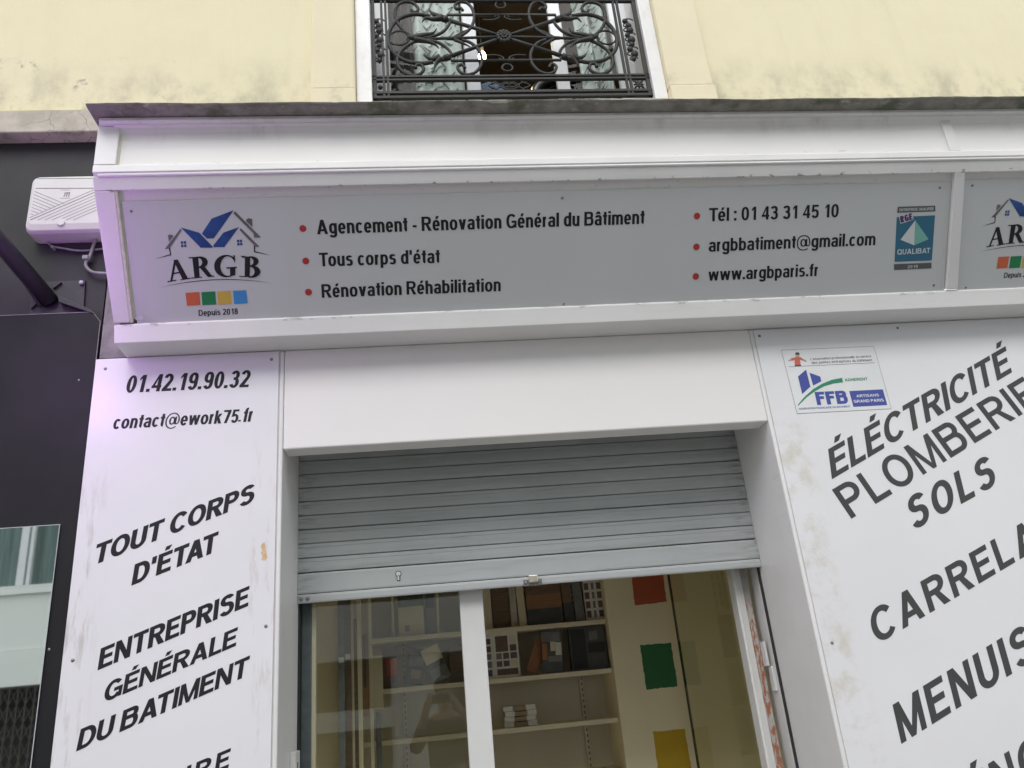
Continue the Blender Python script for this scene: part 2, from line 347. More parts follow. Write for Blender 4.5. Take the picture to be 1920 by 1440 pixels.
# ------------------------------------------------------------------ lettering: bold grotesque glyphs drawn from bars and arcs
EXP = [2 / 2.35]
def glyph(ch, w, t, h):
    out = []
    def q(*p): out.append(list(p))
    def r(x0, y0, x1, y1): q((x0, y0), (x1, y0), (x1, y1), (x0, y1))
    def pt(x0, y0, x1, y1, a):
        c, s = math.cos(R(a)), math.sin(R(a))
        return ((x0 + x1) / 2 + (x1 - x0) / 2 * math.copysign(abs(c) ** EXP[0], c), (y0 + y1) / 2 + (y1 - y0) / 2 * math.copysign(abs(s) ** EXP[0], s))
    def a(x0, y0, x1, y1, a0, a1, t_=None, h_=None):
        t_ = t if t_ is None else t_; h_ = h if h_ is None else h_
        n = max(6, int(abs(a1 - a0) / 11)); A = [a0 + (a1 - a0) * i / n for i in range(n + 1)]
        o = [pt(x0, y0, x1, y1, b) for b in A]; i_ = [pt(x0 + t_, y0 + h_, x1 - t_, y1 - h_, b) for b in A]
        for k in range(n): out.append([o[k], o[k + 1], i_[k + 1], i_[k]])
    def ring(x0, y0, x1, y1, **k): a(x0, y0, x1, y1, 0, 360, **k)
    xh = .74; d = t * 1.06; m_ = .5
    acc = None
    if ch in 'ÉÈéâÇ':
        acc = ch; ch = {'É': 'E', 'é': 'e', 'â': 'a', 'Ç': 'C'}[ch]
    if ch == 'A':
        q((0, 0), (d, 0), (w / 2 + d / 2, 1), (w / 2 - d / 2, 1)); q((w - d, 0), (w, 0), (w / 2 + d / 2, 1), (w / 2 - d / 2, 1)); r(.22 * w, .2, .78 * w, .2 + h)
    elif ch == 'B':
        r(0, 0, t, 1); a(.25 * w, .47, .95 * w, 1, -90, 90); a(.25 * w, 0, w, .47 + h, -90, 90); r(t, 1 - h, .6 * w, 1); r(t, .47, .61 * w, .47 + h); r(t, 0, .63 * w, h)
    elif ch == 'C': a(0, -.01, w * 1.07, 1.01, 38, 322)
    elif ch == 'D': r(0, 0, t, 1); r(t, 0, .45 * w, h); r(t, 1 - h, .45 * w, 1); a(-.1 * w, 0, w, 1, -90, 90)
    elif ch == 'E': r(0, 0, t, 1); r(t, 0, w, h); r(t, 1 - h, .97 * w, 1); r(t, .5 - h / 2 + .02, .9 * w, .5 + h / 2 + .02)
    elif ch == 'F': r(0, 0, t, 1); r(t, 1 - h, w, 1); r(t, .44, .88 * w, .44 + h)
    elif ch == 'G': a(0, -.01, w, 1.01, 40, 325); r(.52 * w, .38, w, .38 + h); r(w - t * .8, .03, w, .38)
    elif ch in 'Il': r(0, 0, t, 1)
    elif ch == 'H': r(0, 0, t, 1); r(w - t, 0, w, 1); r(t, .5 - h / 2, w - t, .5 + h / 2)
    elif ch == 'L': r(0, 0, t, 1); r(t, 0, w, h)
    elif ch == 'M':
        t *= .84; r(0, 0, t, 1); r(w - t, 0, w, 1); q((0, 1), (t * 1.15, 1), (w / 2 + .45 * t, 0), (w / 2 - .45 * t, 0)); q((w, 1), (w - t * 1.15, 1), (w / 2 - .45 * t, 0), (w / 2 + .45 * t, 0))
    elif ch == 'N': t *= .92; r(0, 0, t, 1); r(w - t, 0, w, 1); q((0, 1), (t * 1.1, 1), (w, 0), (w - t * 1.1, 0))
    elif ch in 'OQ0':
        ring(0, -.01, w, 1.01)
        if ch == 'Q': q((.55 * w, .2), (.68 * w, .3), (w * 1.02, .02), (.9 * w, -.08))
    elif ch == 'P': r(0, 0, t, 1); r(t, 1 - h, .55 * w, 1); r(t, .40, .55 * w, .40 + h); a(.1 * w, .40, w, 1, -90, 90)
    elif ch == 'R':
        r(0, 0, t, 1); r(t, 1 - h, .55 * w, 1); r(t, .42, .55 * w, .42 + h); a(.1 * w, .42, .98 * w, 1, -90, 90); q((w * 1.0 - t * 1.12, 0), (w * 1.04, 0), (.68 * w, .46), (.68 * w - t * 1.0, .46))
    elif ch == 'S': a(.03 * w, .46, .97 * w, 1.01, 25, 270); a(0, -.01, w, .46 + h, 90, -152)
    elif ch == 'T': r(0, 1 - h, w, 1); r(w / 2 - t / 2, 0, w / 2 + t / 2, 1 - h)
    elif ch == 'U': r(0, .35, t, 1); r(w - t, .35, w, 1); a(0, -.01, w, .71, 180, 360)
    elif ch == 'V': q((0, 1), (d, 1), (w / 2 + d / 2, 0), (w / 2 - d / 2, 0)); q((w - d, 1), (w, 1), (w / 2 + d / 2, 0), (w / 2 - d / 2, 0))
    elif ch == '1': x = w - t - .06; r(x, 0, x + t, 1); q((x, 1), (x, .80), (x - .28 * w, .66), (x - .28 * w, .66 + h))
    elif ch == '2':
        a(0, .40, w, 1.01, 165, -38); o = pt(0, .40, w, 1.01, -38); i_ = pt(t, .40 + h, w - t, 1.01 - h, -38); q(o, i_, (0, h * .8), (t * 1.35, h * .95)); r(0, 0, w, h)
    elif ch == '3': a(.03 * w, .46, .96 * w, 1.01, -90, 160); a(0, -.01, w, .46 + h, -160, 90); r(.36 * w, .46, .5 * w, .46 + h)
    elif ch == '4': x = .56 * w; r(x, 0, x + t, 1); r(0, .21, w, .21 + h); q((0, .21 + h * .3), (t * .85, .21 + h), (x + t * .5, 1), (x, 1))
    elif ch == '5': r(.1 * w, 1 - h, .95 * w, 1); q((.1 * w, 1 - h), (.1 * w + t * .9, 1 - h), (.05 * w + t * .9, .47), (.03 * w, .45)); a(0, -.01, w, .66, -155, 128)
    elif ch == '7': r(0, 1 - h, w, 1); q((w - t * 1.15, 1 - h), (w, 1 - h), (.25 * w + t * 1.05, 0), (.25 * w, 0))
    elif ch == '8': ring(.05 * w, .46, .95 * w, 1.01); ring(0, -.01, w, .46 + h)
    elif ch == '9': ring(0, .36, w, 1.01); r(w - t, .3, w, .7); a(0, -.01, w, .64, 205, 360)
    elif ch == 'a': r(w - t, 0, w, .5); a(.03 * w, .26, w, xh + .01, 0, 165); a(0, -.01, .95 * w, .45, 90, 270, None, h * .9); r(.47 * w, .45 - h * .9, w - t, .45); r(.47 * w, -.01, w - t, h * .9 - .01)
    elif ch == 'b': r(0, 0, t, 1); ring(0, -.01, w, xh + .01)
    elif ch == 'c': a(0, -.01, w * 1.05, xh + .01, 42, 318)
    elif ch == 'd': r(w - t, 0, w, 1); ring(0, -.01, w, xh + .01)
    elif ch == 'e': a(0, -.01, w, xh + .01, 0, 322); r(t * .8, xh / 2 - h * .5, w - t * .1, xh / 2 + h * .35)
    elif ch == 'f': x = .22 * w; r(x, 0, x + t, .82); a(x, .60, x + w * 1.25, 1.01, 90, 180); r(0, xh - h, w * .95, xh); r(x + w * .6, 1.01 - h, w, 1.01)
    elif ch == 'g': ring(0, .02, w, xh + .01); r(w - t, 0, w, xh); a(0, -.26, w, .26, 200, 360)
    elif ch in 'hn': r(0, 0, t, 1 if ch == 'h' else xh); r(w - t, 0, w, .45); a(0, .14, w, xh + .01, 0, 150)
    elif ch == 'i': r(0, 0, t, xh); r(0, .85, t, 1)
    elif ch == 'k': r(0, 0, t, 1); q((t * .8, .24), (w * .97, xh), (w * .97 - t * 1.2, xh), (t * .8, .47)); q((w - t * 1.15, 0), (w * 1.02, 0), (.55 * w, .55), (.55 * w - t * .8, .40))
    elif ch == 'm':
        r(0, 0, t, xh); r(w - t, 0, w, .45); r(w / 2 - t / 2, 0, w / 2 + t / 2, .45); a(0, .14, w / 2 + t / 2, xh + .01, 0, 150); a(w / 2 - t / 2, .14, w, xh + .01, 0, 150)
    elif ch == 'o': ring(0, -.01, w, xh + .01)
    elif ch == 'p': r(0, -.24, t, xh); ring(0, -.01, w, xh + .01)
    elif ch == 'q': r(w - t, -.24, w, xh); ring(0, -.01, w, xh + .01)
    elif ch == 'r': r(0, 0, t, xh); a(0, .0, w * 1.7, xh + .01, 92, 160)
    elif ch == 's': a(.03 * w, .34, .97 * w, xh + .01, 25, 270, None, h * .9); a(0, -.01, w, .34 + h * .9, 90, -152, None, h * .9)
    elif ch == 't': x = .24 * w; r(x, .15, x + t, .95); a(x, -.01, x + w * 1.3, .40, 180, 262); r(0, xh - h * .95, w, xh)
    elif ch == 'u': r(0, .3, t, xh); r(w - t, 0, w, xh); a(0, -.01, w, .60, 180, 340)
    elif ch == 'v': q((0, xh), (d, xh), (w / 2 + d / 2, 0), (w / 2 - d / 2, 0)); q((w - d, xh), (w, xh), (w / 2 + d / 2, 0), (w / 2 - d / 2, 0))
    elif ch == 'w':
        e = t * .95
        for x0, x1 in ((0, .27 * w), (.5 * w, .27 * w), (.5 * w, .73 * w), (w, .73 * w)):
            s0 = 0 if x0 == 0 else (-e if x0 == w else -e / 2)
            q((x0 + s0, xh), (x0 + s0 + e, xh), (x1 + e / 2, 0), (x1 - e / 2, 0))
    elif ch == '.': r(0, 0, t, t * .95)
    elif ch == ':': r(0, 0, t, t * .95); r(0, xh - t * .95, t, xh)
    elif ch == '-': r(0, .28, w, .28 + h)
    elif ch == '_': r(0, 0, w, h)
    elif ch == "'": r(0, .66, t * .9, 1)
    elif ch == '@':
        a(0, -.2, w, 1, 5, 310, t * .5, h * .5); ring(.26 * w, .1, .70 * w, .70, t_=t * .62, h_=h * .6); r(.66 * w, .12, .66 * w + t * .6, .70); a(.66 * w, .12, w, .75, 180, 330, t * .5, h * .5); r(w - t * .5, .3, w, .5)
    if acc == 'É': q((.38 * w, 1.08), (.38 * w + t * .9, 1.08), (.62 * w + t * .7, 1.27), (.62 * w - t * .5, 1.27))
    if acc == 'é': q((.40 * w, .82), (.40 * w + t * .8, .82), (.66 * w + t * .6, 1.02), (.66 * w - t * .4, 1.02))
    if acc == 'â':
        q((.12 * w, .80), (.12 * w + t * .8, .80), (.5 * w + t * .5, 1.0), (.5 * w - t * .5, 1.0)); q((.88 * w, .80), (.88 * w - t * .8, .80), (.5 * w - t * .5, 1.0), (.5 * w + t * .5, 1.0))
    if acc == 'Ç': r(.45 * w, -.2, .45 * w + t * .7, 0)
    return out
WID = dict(H=.82, A=.95, B=.86, C=.88, D=.86, E=.76, F=.70, G=.92, I=0, L=.68, M=1.0, N=.86, O=.96, P=.79, Q=.96, R=.86, S=.82, T=.80, U=.82, V=.92,
           a=.66, b=.69, c=.63, d=.69, e=.66, f=.40, g=.69, h=.66, i=0, k=.68, l=0, m=1.04, n=.66, o=.71, p=.69, q=.69, r=.40, s=.62, t=.40, u=.66, v=.68, w=1.02)
WID.update({'É': .76, 'é': .66, 'â': .66, 'Ç': .88, '@': 1.3, '.': 0, ':': 0, '-': .36, "'": 0, '1': .60, ' ': .24, '_': .3})
for _c in '023456789': WID[_c] = .68
KERN = {'AT': -.16, 'TA': -.15, 'AL': .0, 'LA': .0, 'PA': -.08, 'TO': -.04, 'LO': -.03, 'To': -.10, 'Té': -.10, 'RT': -.03, 'TR': .0, 'LE': -.02, 'LÉ': -.02, 'LI': -.02, 'CT': -.02}
def text(s, bl, br, tl, nrm, t=.2, h=.16, gap=.13, lift=.0006, words=False):
    """letters on a plane: bl, br = ends of the baseline, tl = cap line above bl; returns an MB"""
    bl, br, tl = Vector(bl), Vector(br), Vector(tl); ux = br - bl; uy = tl - bl; cap = uy.length; nrm = Vector(nrm)
    # true width in cap units measured along the baseline
    tot = ux.length / cap
    fl = sum(WID[c] for c in s) + gap * (len(s) - 1) + sum(KERN.get(s[i:i + 2], 0) for i in range(len(s) - 1)); st = sum(t for c in s if WID[c] == 0)
    k = (tot - st) / fl; mb = MB(); ws = [mb]; x = 0.0; e = ux.normalized() * cap; n = 0
    for ci, c in enumerate(s):
        w_ = WID[c] * k if WID[c] else t
        if c == ' ' and words: mb = MB(); ws.append(mb)
        if c != ' ':
            for pl in glyph(c, w_, t, h):
                n += 1; z = lift + (n % 23) * 1.2e-5
                mb.face([bl + e * (x + p[0]) + uy * p[1] + nrm * z for p in pl])
        x += w_ + (gap + KERN.get(s[ci:ci + 2], 0)) * k
    return ws if words else mb
OUT = Vector((0, -1, 0))

# ================================================================== the setting: street, pavement
g = MB(); g.box(-40, -60, -.3, 40, -8.6, -.121); g.box(-40, -8.6, -.3, 40, -1.9, -.12)
g.build('road', M['asphalt'])['kind'] = 'structure'
b = MB()
for iy in range(2):
    for ix in range(-20, 20):
        b.box(ix * .8 + .003, -1.7 + iy * .85 + .003, -.2, ix * .8 + .797, -1.7 + iy * .85 + .847, 0 + rnd.uniform(-.001, .001))
b.build('pavement', M['paving'])['kind'] = 'structure'
b = MB()
for ix in range(-16, 16): b.box(ix + .003, -1.9, -.3, ix + .997, -1.702, .0)
b.build('kerb', M['kerb'], bevel=.015)['kind'] = 'structure'
b = MB(); b.box(-40, -10, -.3, 40, -8.6, -.0)
b.build('far_pavement', M['paving'])['kind'] = 'structure'

# ================================================================== the building with the first floor window
bld = thing('apartment_building', 'cream stucco apartment building above the white shopfront, grey grime along its foot', 'building', (0, .1, 0))
XL, XR = at(583, 190, 0).x, at(1340, 180, 0).x            # outer edges of the raised window surround
JL0, JL1 = at(668, 190, 0).x, at(698, 188, 0).x
JR0, JR1 = at(1232, 187, 0).x, at(1257, 187, 0).x
ZT = 6.4
b = MB(); b.box(-7, 0, 4.19, XL, .35, 8); b.box(XR, 0, 3.6, 7, .35, 8); b.box(XL, 0, ZT, XR, .35, 8); b.box(-7, .10, 3.0, -1.30, .35, 4.19); b.box(-1.30, .04, 3.0, XL, .35, 4.187)
b.box(XL, .30, 3.6, XR, .35, 4.15)
b.build('wall', M['stucco'], bld)
b = MB(); b.box(-7, -.032, at(100, 247, -.032).z, -.9, .12, at(100, 206, -.032).z)
b.build('string_course', M['ledge'], bld, bevel=.006)
b = MB(); b.extrude_x([(-.030, at(100, 206, -.032).z), (.0, at(100, 206, -.032).z + .02), (.05, at(100, 206, -.032).z + .02), (.05, at(100, 206, -.032).z)], -7, -.9)
b.build('ledge_fillet', M['surround'], bld)
b = MB()
b.box(XL, -.022, 4.29, JL0, .30, ZT); b.box(JR1, -.022, 4.29, XR, .30, ZT)
b.each('window_surround', M['surround'], bld, bevel=.012)
b = MB()
b.box(XL, -.034, 3.7, JL0, .30, 4.286); b.box(JR1, -.034, 3.7, XR, .30, 4.286)
b.each('surround_plinth', M['surround'], bld, bevel=.005)
b = MB(); b.box(JL0 + .001, .012, 4.10, JL1, .30, ZT); b.box(JR0, .012, 4.10, JR1 - .001, .30, ZT); b.box(JL1, .012, ZT - .1, JR0, .30, ZT - .002)
b.each('jamb', M['white'], bld, bevel=.004)
b = MB(); b.box(JL0, -.05, 4.05, JR1, .36, 4.19); b.build('sill', M['ledge'], bld)
# the room behind it
b = MB(); b.box(-1.6, .36, 4.05, 2.6, 4.0, 4.1); b.box(-1.6, .36, 6.6, 2.6, 4.0, 6.7); b.box(-1.6, 4.0, 4.05, 2.6, 4.1, 6.7); b.box(-1.7, .36, 4.05, -1.6, 4.1, 6.7); b.box(2.6, .36, 4.05, 2.7, 4.1, 6.7)
b.build('room', M['room_brown'], bld)
# casements: two leaves folded inwards, with glass
def leaf(pa, pb, z0, z1, name='casement'):
    pa, pb = Vector((*pa, 0)), Vector((*pb, 0)); u = (pb - pa).normalized(); nn = Vector((-u.y, u.x, 0)) * .02; L = (pb - pa).length
    f = MB()
    def bar(s0, s1, za, zb):
        f.prism([pa + u * s0 - nn + Vector((0, 0, za)), pa + u * s1 - nn + Vector((0, 0, za)), pa + u * s1 + nn + Vector((0, 0, za)), pa + u * s0 + nn + Vector((0, 0, za))], (0, 0, zb - za))
    bar(0, .07, z0, z1); bar(L - .07, L, z0, z1); bar(.07, L - .07, z0, z0 + .09); bar(.07, L - .07, z1 - .07, z1)
    c = f.build(name, M['upvc'], bld, bevel=.006)
    p = MB(); p.face([pa + u * .07 + Vector((0, 0, z0 + .09)), pa + u * (L - .07) + Vector((0, 0, z0 + .09)), pa + u * (L - .07) + Vector((0, 0, z1 - .07)), pa + u * .07 + Vector((0, 0, z1 - .07))])
    p.build('pane', M['pane_up'], c)
cl = at(868, 120, .26); cr = at(1062, 80, .26)
leaf((JL1 + .012, .26), (at(897, 120, .30).x, .30), 4.12, ZT - .12)
leaf((at(1033, 80, .30).x, .30), (JR0 - .012, .26), 4.12, ZT - .12)
b = MB(); b.box(JL1, .22, 4.10, JL1 + .035, .34, ZT - .1); b.box(JR0 - .035, .22, 4.10, JR0, .34, ZT - .1)
b.each('frame', M['upvc'], bld)

def hang(name, label, cat, x0, x1, y, z0, z1, mt, folds, amp, leaves=0, group=None, grp_seed=1):
    r_ = random.Random(grp_seed); b = MB(); n = 60; vs = []
    def yy(x): return y + amp * math.sin((x - x0) / (x1 - x0) * folds * 2 * math.pi) + amp * .4 * math.sin((x - x0) / (x1 - x0) * folds * 5.1 + 1)
    for i in range(n + 1):
        x = x0 + (x1 - x0) * i / n; vs += [(x, yy(x), z0), (x, yy(x), z1)]
    b.add(vs, [(2 * i, 2 * i + 2, 2 * i + 3, 2 * i + 1) for i in range(n)])
    nf = len(b.f)
    for k in range(leaves):          # the leaf print lies on the cloth, in the same mesh
        cx = r_.uniform(x0 + .02, x1 - .02); cz = r_.uniform(z0 + .02, min(z1, z0 + 1.6)); an = r_.choice((.5, -.5, .75, -.2, 1.2)) + r_.uniform(-.3, .3); L = r_.uniform(.016, .032); W = .005
        ca, sa = math.cos(an), math.sin(an)
        b.face([(cx + ca * u - sa * v, yy(cx + ca * u - sa * v) - .003, cz + sa * u + ca * v) for u, v in ((-L, 0), (-L * .5, W), (L * .5, W), (L, 0), (L * .5, -W), (-L * .5, -W))])
    o = tag(b.build(name, mt, None, smooth=True), label, cat, group)
    if leaves:
        o.data.materials.append(M['curtain_leaf'])
        for p in o.data.polygons[nf:]: p.material_index = 1
hang('curtain', 'pale sage curtain with dark leaf print behind the left of the upstairs railing', 'curtain', at(757, 60, .40).x, at(866, 100, .40).x, .40, 4.12, 6.3, M['curtain'], 3, .02, 230, 'leaf print curtains', 3)
hang('curtain', 'darker leaf print curtain behind the right of the upstairs railing', 'curtain', at(1078, 60, .42).x, at(1142, 100, .42).x, .42, 4.12, 6.3, M['curtain'], 2, .03, 120, 'leaf print curtains', 5)
hang('dark_drape', 'near-black drape hanging at the left edge of the upstairs window', 'drape', JL1 + .05, at(776, 120, .38).x, .38, 4.12, 6.3, M['drape'], 2, .03)
tag(MB().box(JL1 + .005, .44, 4.60, at(712, 30, .44).x + .05, .47, 6.2).build('red_throw', M['red_cloth']), 'dark red cloth hanging inside the upper left corner of the window', 'cloth')
# armchair back and knitted cushion seen over the sill
t = thing('armchair', 'round-backed black leather armchair close behind the upstairs window', 'armchair', (at(1066, 160, .75).x, .8, 4.1))
c = at(1066, 178, .75); pts = []
bk = MB(); prof = [c + Vector((math.cos(a) * .20, 0, math.sin(a) * .125 + .0)) for a in [math.pi * i / 20 for i in range(21)]]
bk.tube([p + Vector((0, 0, 0)) for p in prof], .035, 10)
bk.build('back_rim', M['leather'], t, smooth=True)
bk = MB(); bk.prism([c + Vector((-.2, .05, -.4))] + [p + Vector((0, .05, 0)) for p in prof][::-1] + [c + Vector((.2, .05, -.4))], (0, .06, 0)); bk.build('backrest', M['leather'], t)
bk = MB(); bk.box(c.x - .26, c.y + .05, 4.1, c.x + .26, c.y + .6, c.z - .3); bk.build('seat', M['leather'], t, bevel=.04)
c = at(921, 172, .7)
tag(MB().ball(c + Vector((0, 0, -.05)), .12, (1, .6, .9), 16).build('cushion', M['blue_knit'], None, True), 'blue knitted cushion low in the middle of the upstairs window', 'cushion')
tag(MB().box(c.x - .25, c.y - .06, 4.1, c.x + .2, c.y + .4, c.z - .14).build('bench', M['wood_dark'], bevel=.01), 'low dark wooden bench carrying the blue knitted cushion', 'bench')
# lit bulb
c = at(904, 106, 1.1)
t = thing('pendant_lamp', 'lit bare bulb glowing inside the upstairs room', 'lamp', c)
MB().ball(c, .028, (1, 1, 1.3), 14).build('bulb', emit('warm_bulb', (1, .80, .48), 9), t, True)
MB().tube([c + Vector((0, 0, .035)), c + Vector((0, 0, .08))], .016, 10).build('socket', M['brass'], t)
MB().tube([c + Vector((0, 0, .08)), (c.x, c.y, 6.6)], .004, 6).build('cord', M['card_black'], t)
pl = bpy.data.lights.new('bulb_light', 'POINT'); pl.energy = 2.5; pl.color = (1, .75, .45); pl.shadow_soft_size = .03
po = bpy.data.objects.new('bulb_light', pl); C.objects.link(po); po.location = c + Vector((0, -.06, -.06))

# ------------------------------------------------------------------ cast iron window railing
YR = .045
rail = thing('window_railing', 'black cast-iron railing of scrolls and leaves across the upstairs window', 'railing', ((JL1 + JR0) / 2, YR, 4.2))
def W(px, py): return at(px, py, YR)
XM = (W(721, 100).x + W(1167, 92).x) / 2
zr1a, zr1b = W(940, 146).z, W(940, 175).z
def both(mk):                       # a shape and its mirror image about the middle of the railing
    out = []
    for s in (1, -1):
        out.append(lambda p, s=s: Vector((XM + (p.x - XM) * s, p.y, p.z)))
    return out
b = MB()
for z in (zr1a + .008, zr1a - .012): b.box(JL1, YR - .009, z - .006, JR0, YR + .009, z + .006)
b.build('mid_rail', M['iron'], rail, bevel=.002)
b = MB()
for z in (zr1b + .006, zr1b - .022): b.box(JL1, YR - .01, z - .008, JR0, YR + .01, z + .008)
b.build('bottom_rail', M['iron'], rail, bevel=.002)
zt = W(940, 2).z
b = MB()
for z in (zt, zt + .05): b.box(JL1, YR - .01, z - .006, JR0, YR + .01, z + .006)
b.box(JL1, YR - .025, zt + .06, JR0, YR + .025, zt + .085)
b.build('top_rail', M['iron'], rail, bevel=.002)
for s in (1, -1):
    b = MB(); x = XM + (W(721, 100).x - XM) * s
    for dx in (-.008, .012): b.box(x + dx - .006, YR - .008, zr1b - .03, x + dx + .006, YR + .008, zt + .06)
    b.build('post', M['iron'], rail, bevel=.002)
    x2 = JL1 + .012 if s > 0 else JR0 - .012
    MB().box(x2 - .009, YR - .009, zr1b - .03, x2 + .009, YR + .009, zt + .085).build('end_post', M['iron'], rail, bevel=.002)
    mir = lambda px, py, dy=0: Vector((XM + (W(px, py).x - XM) * s, YR + dy, W(px, py).z))
    def tb(pts, r, cl=False, n=6, r2=None, dy=0): return MB().tube(curve([mir(*p, dy) for p in pts], n, cl), r, 8, cl, r2)
    # big C scroll with two leaf finials
    b = tb([(806, 30), (775, 27), (748, 36), (731, 56), (728, 78), (738, 99), (760, 114), (790, 119), (812, 116)], .0100)
    b.build('c_scroll', M['iron'], rail, True)
    b = tb([(785, 72), (768, 66), (750, 50), (741, 30), (744, 12), (757, 4), (773, 5), (783, 14), (782, 22), (775, 23), (772, 19)], .0088)
    b.tube(curve([mir(785, 75), mir(766, 84), mir(750, 98), mir(745, 115), mir(752, 132), mir(768, 141), mir(785, 140), mir(794, 131), mir(790, 122), mir(781, 122), mir(779, 128)], 6), .0088, 8)
    b.build('s_scroll', M['iron'], rail, True)
    b = tb([(785, 72), (808, 69), (830, 60), (842, 46), (843, 36)], .0080)
    b.tube(curve([mir(800, 75), mir(822, 80), mir(840, 92), mir(849, 106)], 6), .0080, 8)
    b.tube(curve([mir(767 + 19 * math.cos(a), 71 + 13 * math.sin(a)) if False else mir(748 + 19 * math.cos(a), 71.5 + 13 * math.sin(a)) for a in [2 * math.pi * i / 12 for i in range(12)]], 3, True), .005, 8, True)
    b.build('loop_scroll', M['iron'], rail, True)
    b = tb([(868, 20), (863, 15), (856, 17), (853, 10), (862, 4), (876, 6), (886, 18), (889, 34), (884, 50), (871, 63), (855, 70)], .0080)
    b.tube(curve([mir(872, 128), mir(866, 121), mir(858, 126), mir(864, 136), mir(877, 140), mir(892, 135), mir(902, 122), mir(903, 106), mir(896, 92), mir(882, 80), mir(866, 75)], 6), .0080, 8)
    b.build('inner_scroll', M['iron'], rail, True)
    # rods from the rosette, collar and leaves
    b = MB(); ctr = Vector((XM, YR, W(945, 69).z))
    for e in ((834, 36), (838, 108)):
        p = mir(*e); b.tube([ctr, ctr + (p - ctr) * .3, p], .0068, 8, False, .011); d_ = (p - ctr).normalized()
        b.tube([p - d_ * .012, p, p + d_ * .012], .017, 8); b.tube([p + d_ * .012, p + d_ * .05], .015, 8, False, .008)
    p = mir(800, 73); b.tube([ctr, ctr + (p - ctr) * .35, ctr + (p - ctr) * .42, p], .007, 8); b.tube([mir(865, 71), mir(850, 72), mir(838, 72)], .013, 8, False, .008)
    b.tube([mir(852, 71), mir(868, 60), mir(880, 55)], .010, 8, False, .002); b.tube([mir(852, 74), mir(870, 82), mir(882, 88)], .010, 8, False, .002)
    b.build('spoke', M['iron'], rail, True)
    b = MB()
    for pts in ([(828, 35), (812, 37), (798, 35), (791, 43)], [(828, 34), (815, 29), (808, 24), (805, 17)], [(824, 108), (812, 112), (800, 108), (796, 103)], [(826, 111), (818, 119), (815, 130)],
                [(776, 72), (795, 67), (812, 63), (819, 54)], [(776, 75), (798, 78), (815, 84), (823, 92)], [(776, 72), (768, 70), (762, 66)]):
        c_ = curve([mir(*p, -.004) for p in pts], 5); b.tube(c_, .0165, 8, False, .002)
    b.ball(mir(784, 73), .016, (1.6, .8, .8), 10); b.ball(mir(766, 71), .009); b.ball(mir(764, 75), .007)
    b.build('leaf', M['iron'], rail, True)
    # side ornament between the posts and the ends: a garland of knops
    xs = (x + x2) / 2; b = MB(); z0, z1 = W(940, 112).z, W(940, 40).z
    for k in range(9):
        z = z0 + (z1 - z0) * k / 8; rr = .014 + .007 * math.sin(k * 1.9) ** 2; ox = .011 * math.sin(k * 2.2)
        b.ball((xs + ox, YR, z), rr, (1, .8, 1), 8)
        b.tube(curve([(xs + .020 * math.cos(a) - ox, YR - .003, z + .013 * math.sin(a)) for a in [i * .9 for i in range(6)]], 3), .0035, 6)
    b.tube([(xs, YR, z0 - .02), (xs, YR, z1 + .02)], .003, 6)
    b.build('garland', M['iron'], rail, True)
    # square rosette in the corner
    b = MB(); zc = (zr1a + zr1b) / 2 - .004; q_ = (abs(x - x2) - .04) / 2
    for k in range(8):
        a = math.pi / 4 * k; L = q_ * (1.15 if k % 2 else .8); b.tube([(xs, YR, zc), (xs + math.cos(a) * L * .6, YR - .006, zc + math.sin(a) * L * .6), (xs + math.cos(a) * L, YR, zc + math.sin(a) * L)], .007, 6, False, .004)
    b.ball((xs, YR, zc), .012)
    b.build('corner_rosette', M['iron'], rail, True)
    b = MB(); p0, p1 = mir(838, 28), mir(846, 114)
    b.tube([Vector((XM, YR, p0.z)), p0, p0 + Vector((0, 0, -.02))], .0080, 6); b.tube([Vector((XM, YR, p1.z)), p1, p1 + Vector((0, 0, .02))], .0080, 6)
    for zc_, sg in ((p0.z, -1), (p1.z, 1)):        # curls above and below the rosette
        b.tube(curve([Vector((XM + s * dx, YR, zc_ + sg * dz)) for dx, dz in ((.10, .032), (.05, .034), (.018, .02), (.016, .008), (.03, .006), (.036, .014))], 5), .0048, 6)
    b.each('inner_frame', M['iron'], rail, True)
b = MB(); ctr = Vector((XM, YR, W(945, 69).z))
for k in range(12):
    a = math.pi / 6 * k; b.ball(ctr + Vector((math.cos(a) * .030, -.006, math.sin(a) * .030)), .012, (1, .7, 1), 8)
for k in range(6):
    a = math.pi / 3 * k; b.ball(ctr + Vector((math.cos(a) * .014, -.012, math.sin(a) * .014)), .010, (1, .7, 1), 8)
b.ball(ctr + Vector((0, -.016, 0)), .006); b.build('rosette', M['iron'], rail, True)
b = MB(); c = Vector((XM, YR, W(948, 127).z)); c2 = Vector((XM, YR, W(940, 9).z))
b.tube(curve([c + Vector((math.cos(a) * .026, 0, math.sin(a) * .022)) for a in [2 * math.pi * i / 10 for i in range(10)]], 3, True), .005, 8, True)
b.tube(curve([c2 + Vector((math.cos(a) * .026, 0, math.sin(a) * .024)) for a in [2 * math.pi * i / 10 for i in range(10)]], 3, True), .005, 8, True)
b.each('ring', M['iron'], rail, True)
b = MB(); zc = (zr1a + zr1b) / 2 - .003
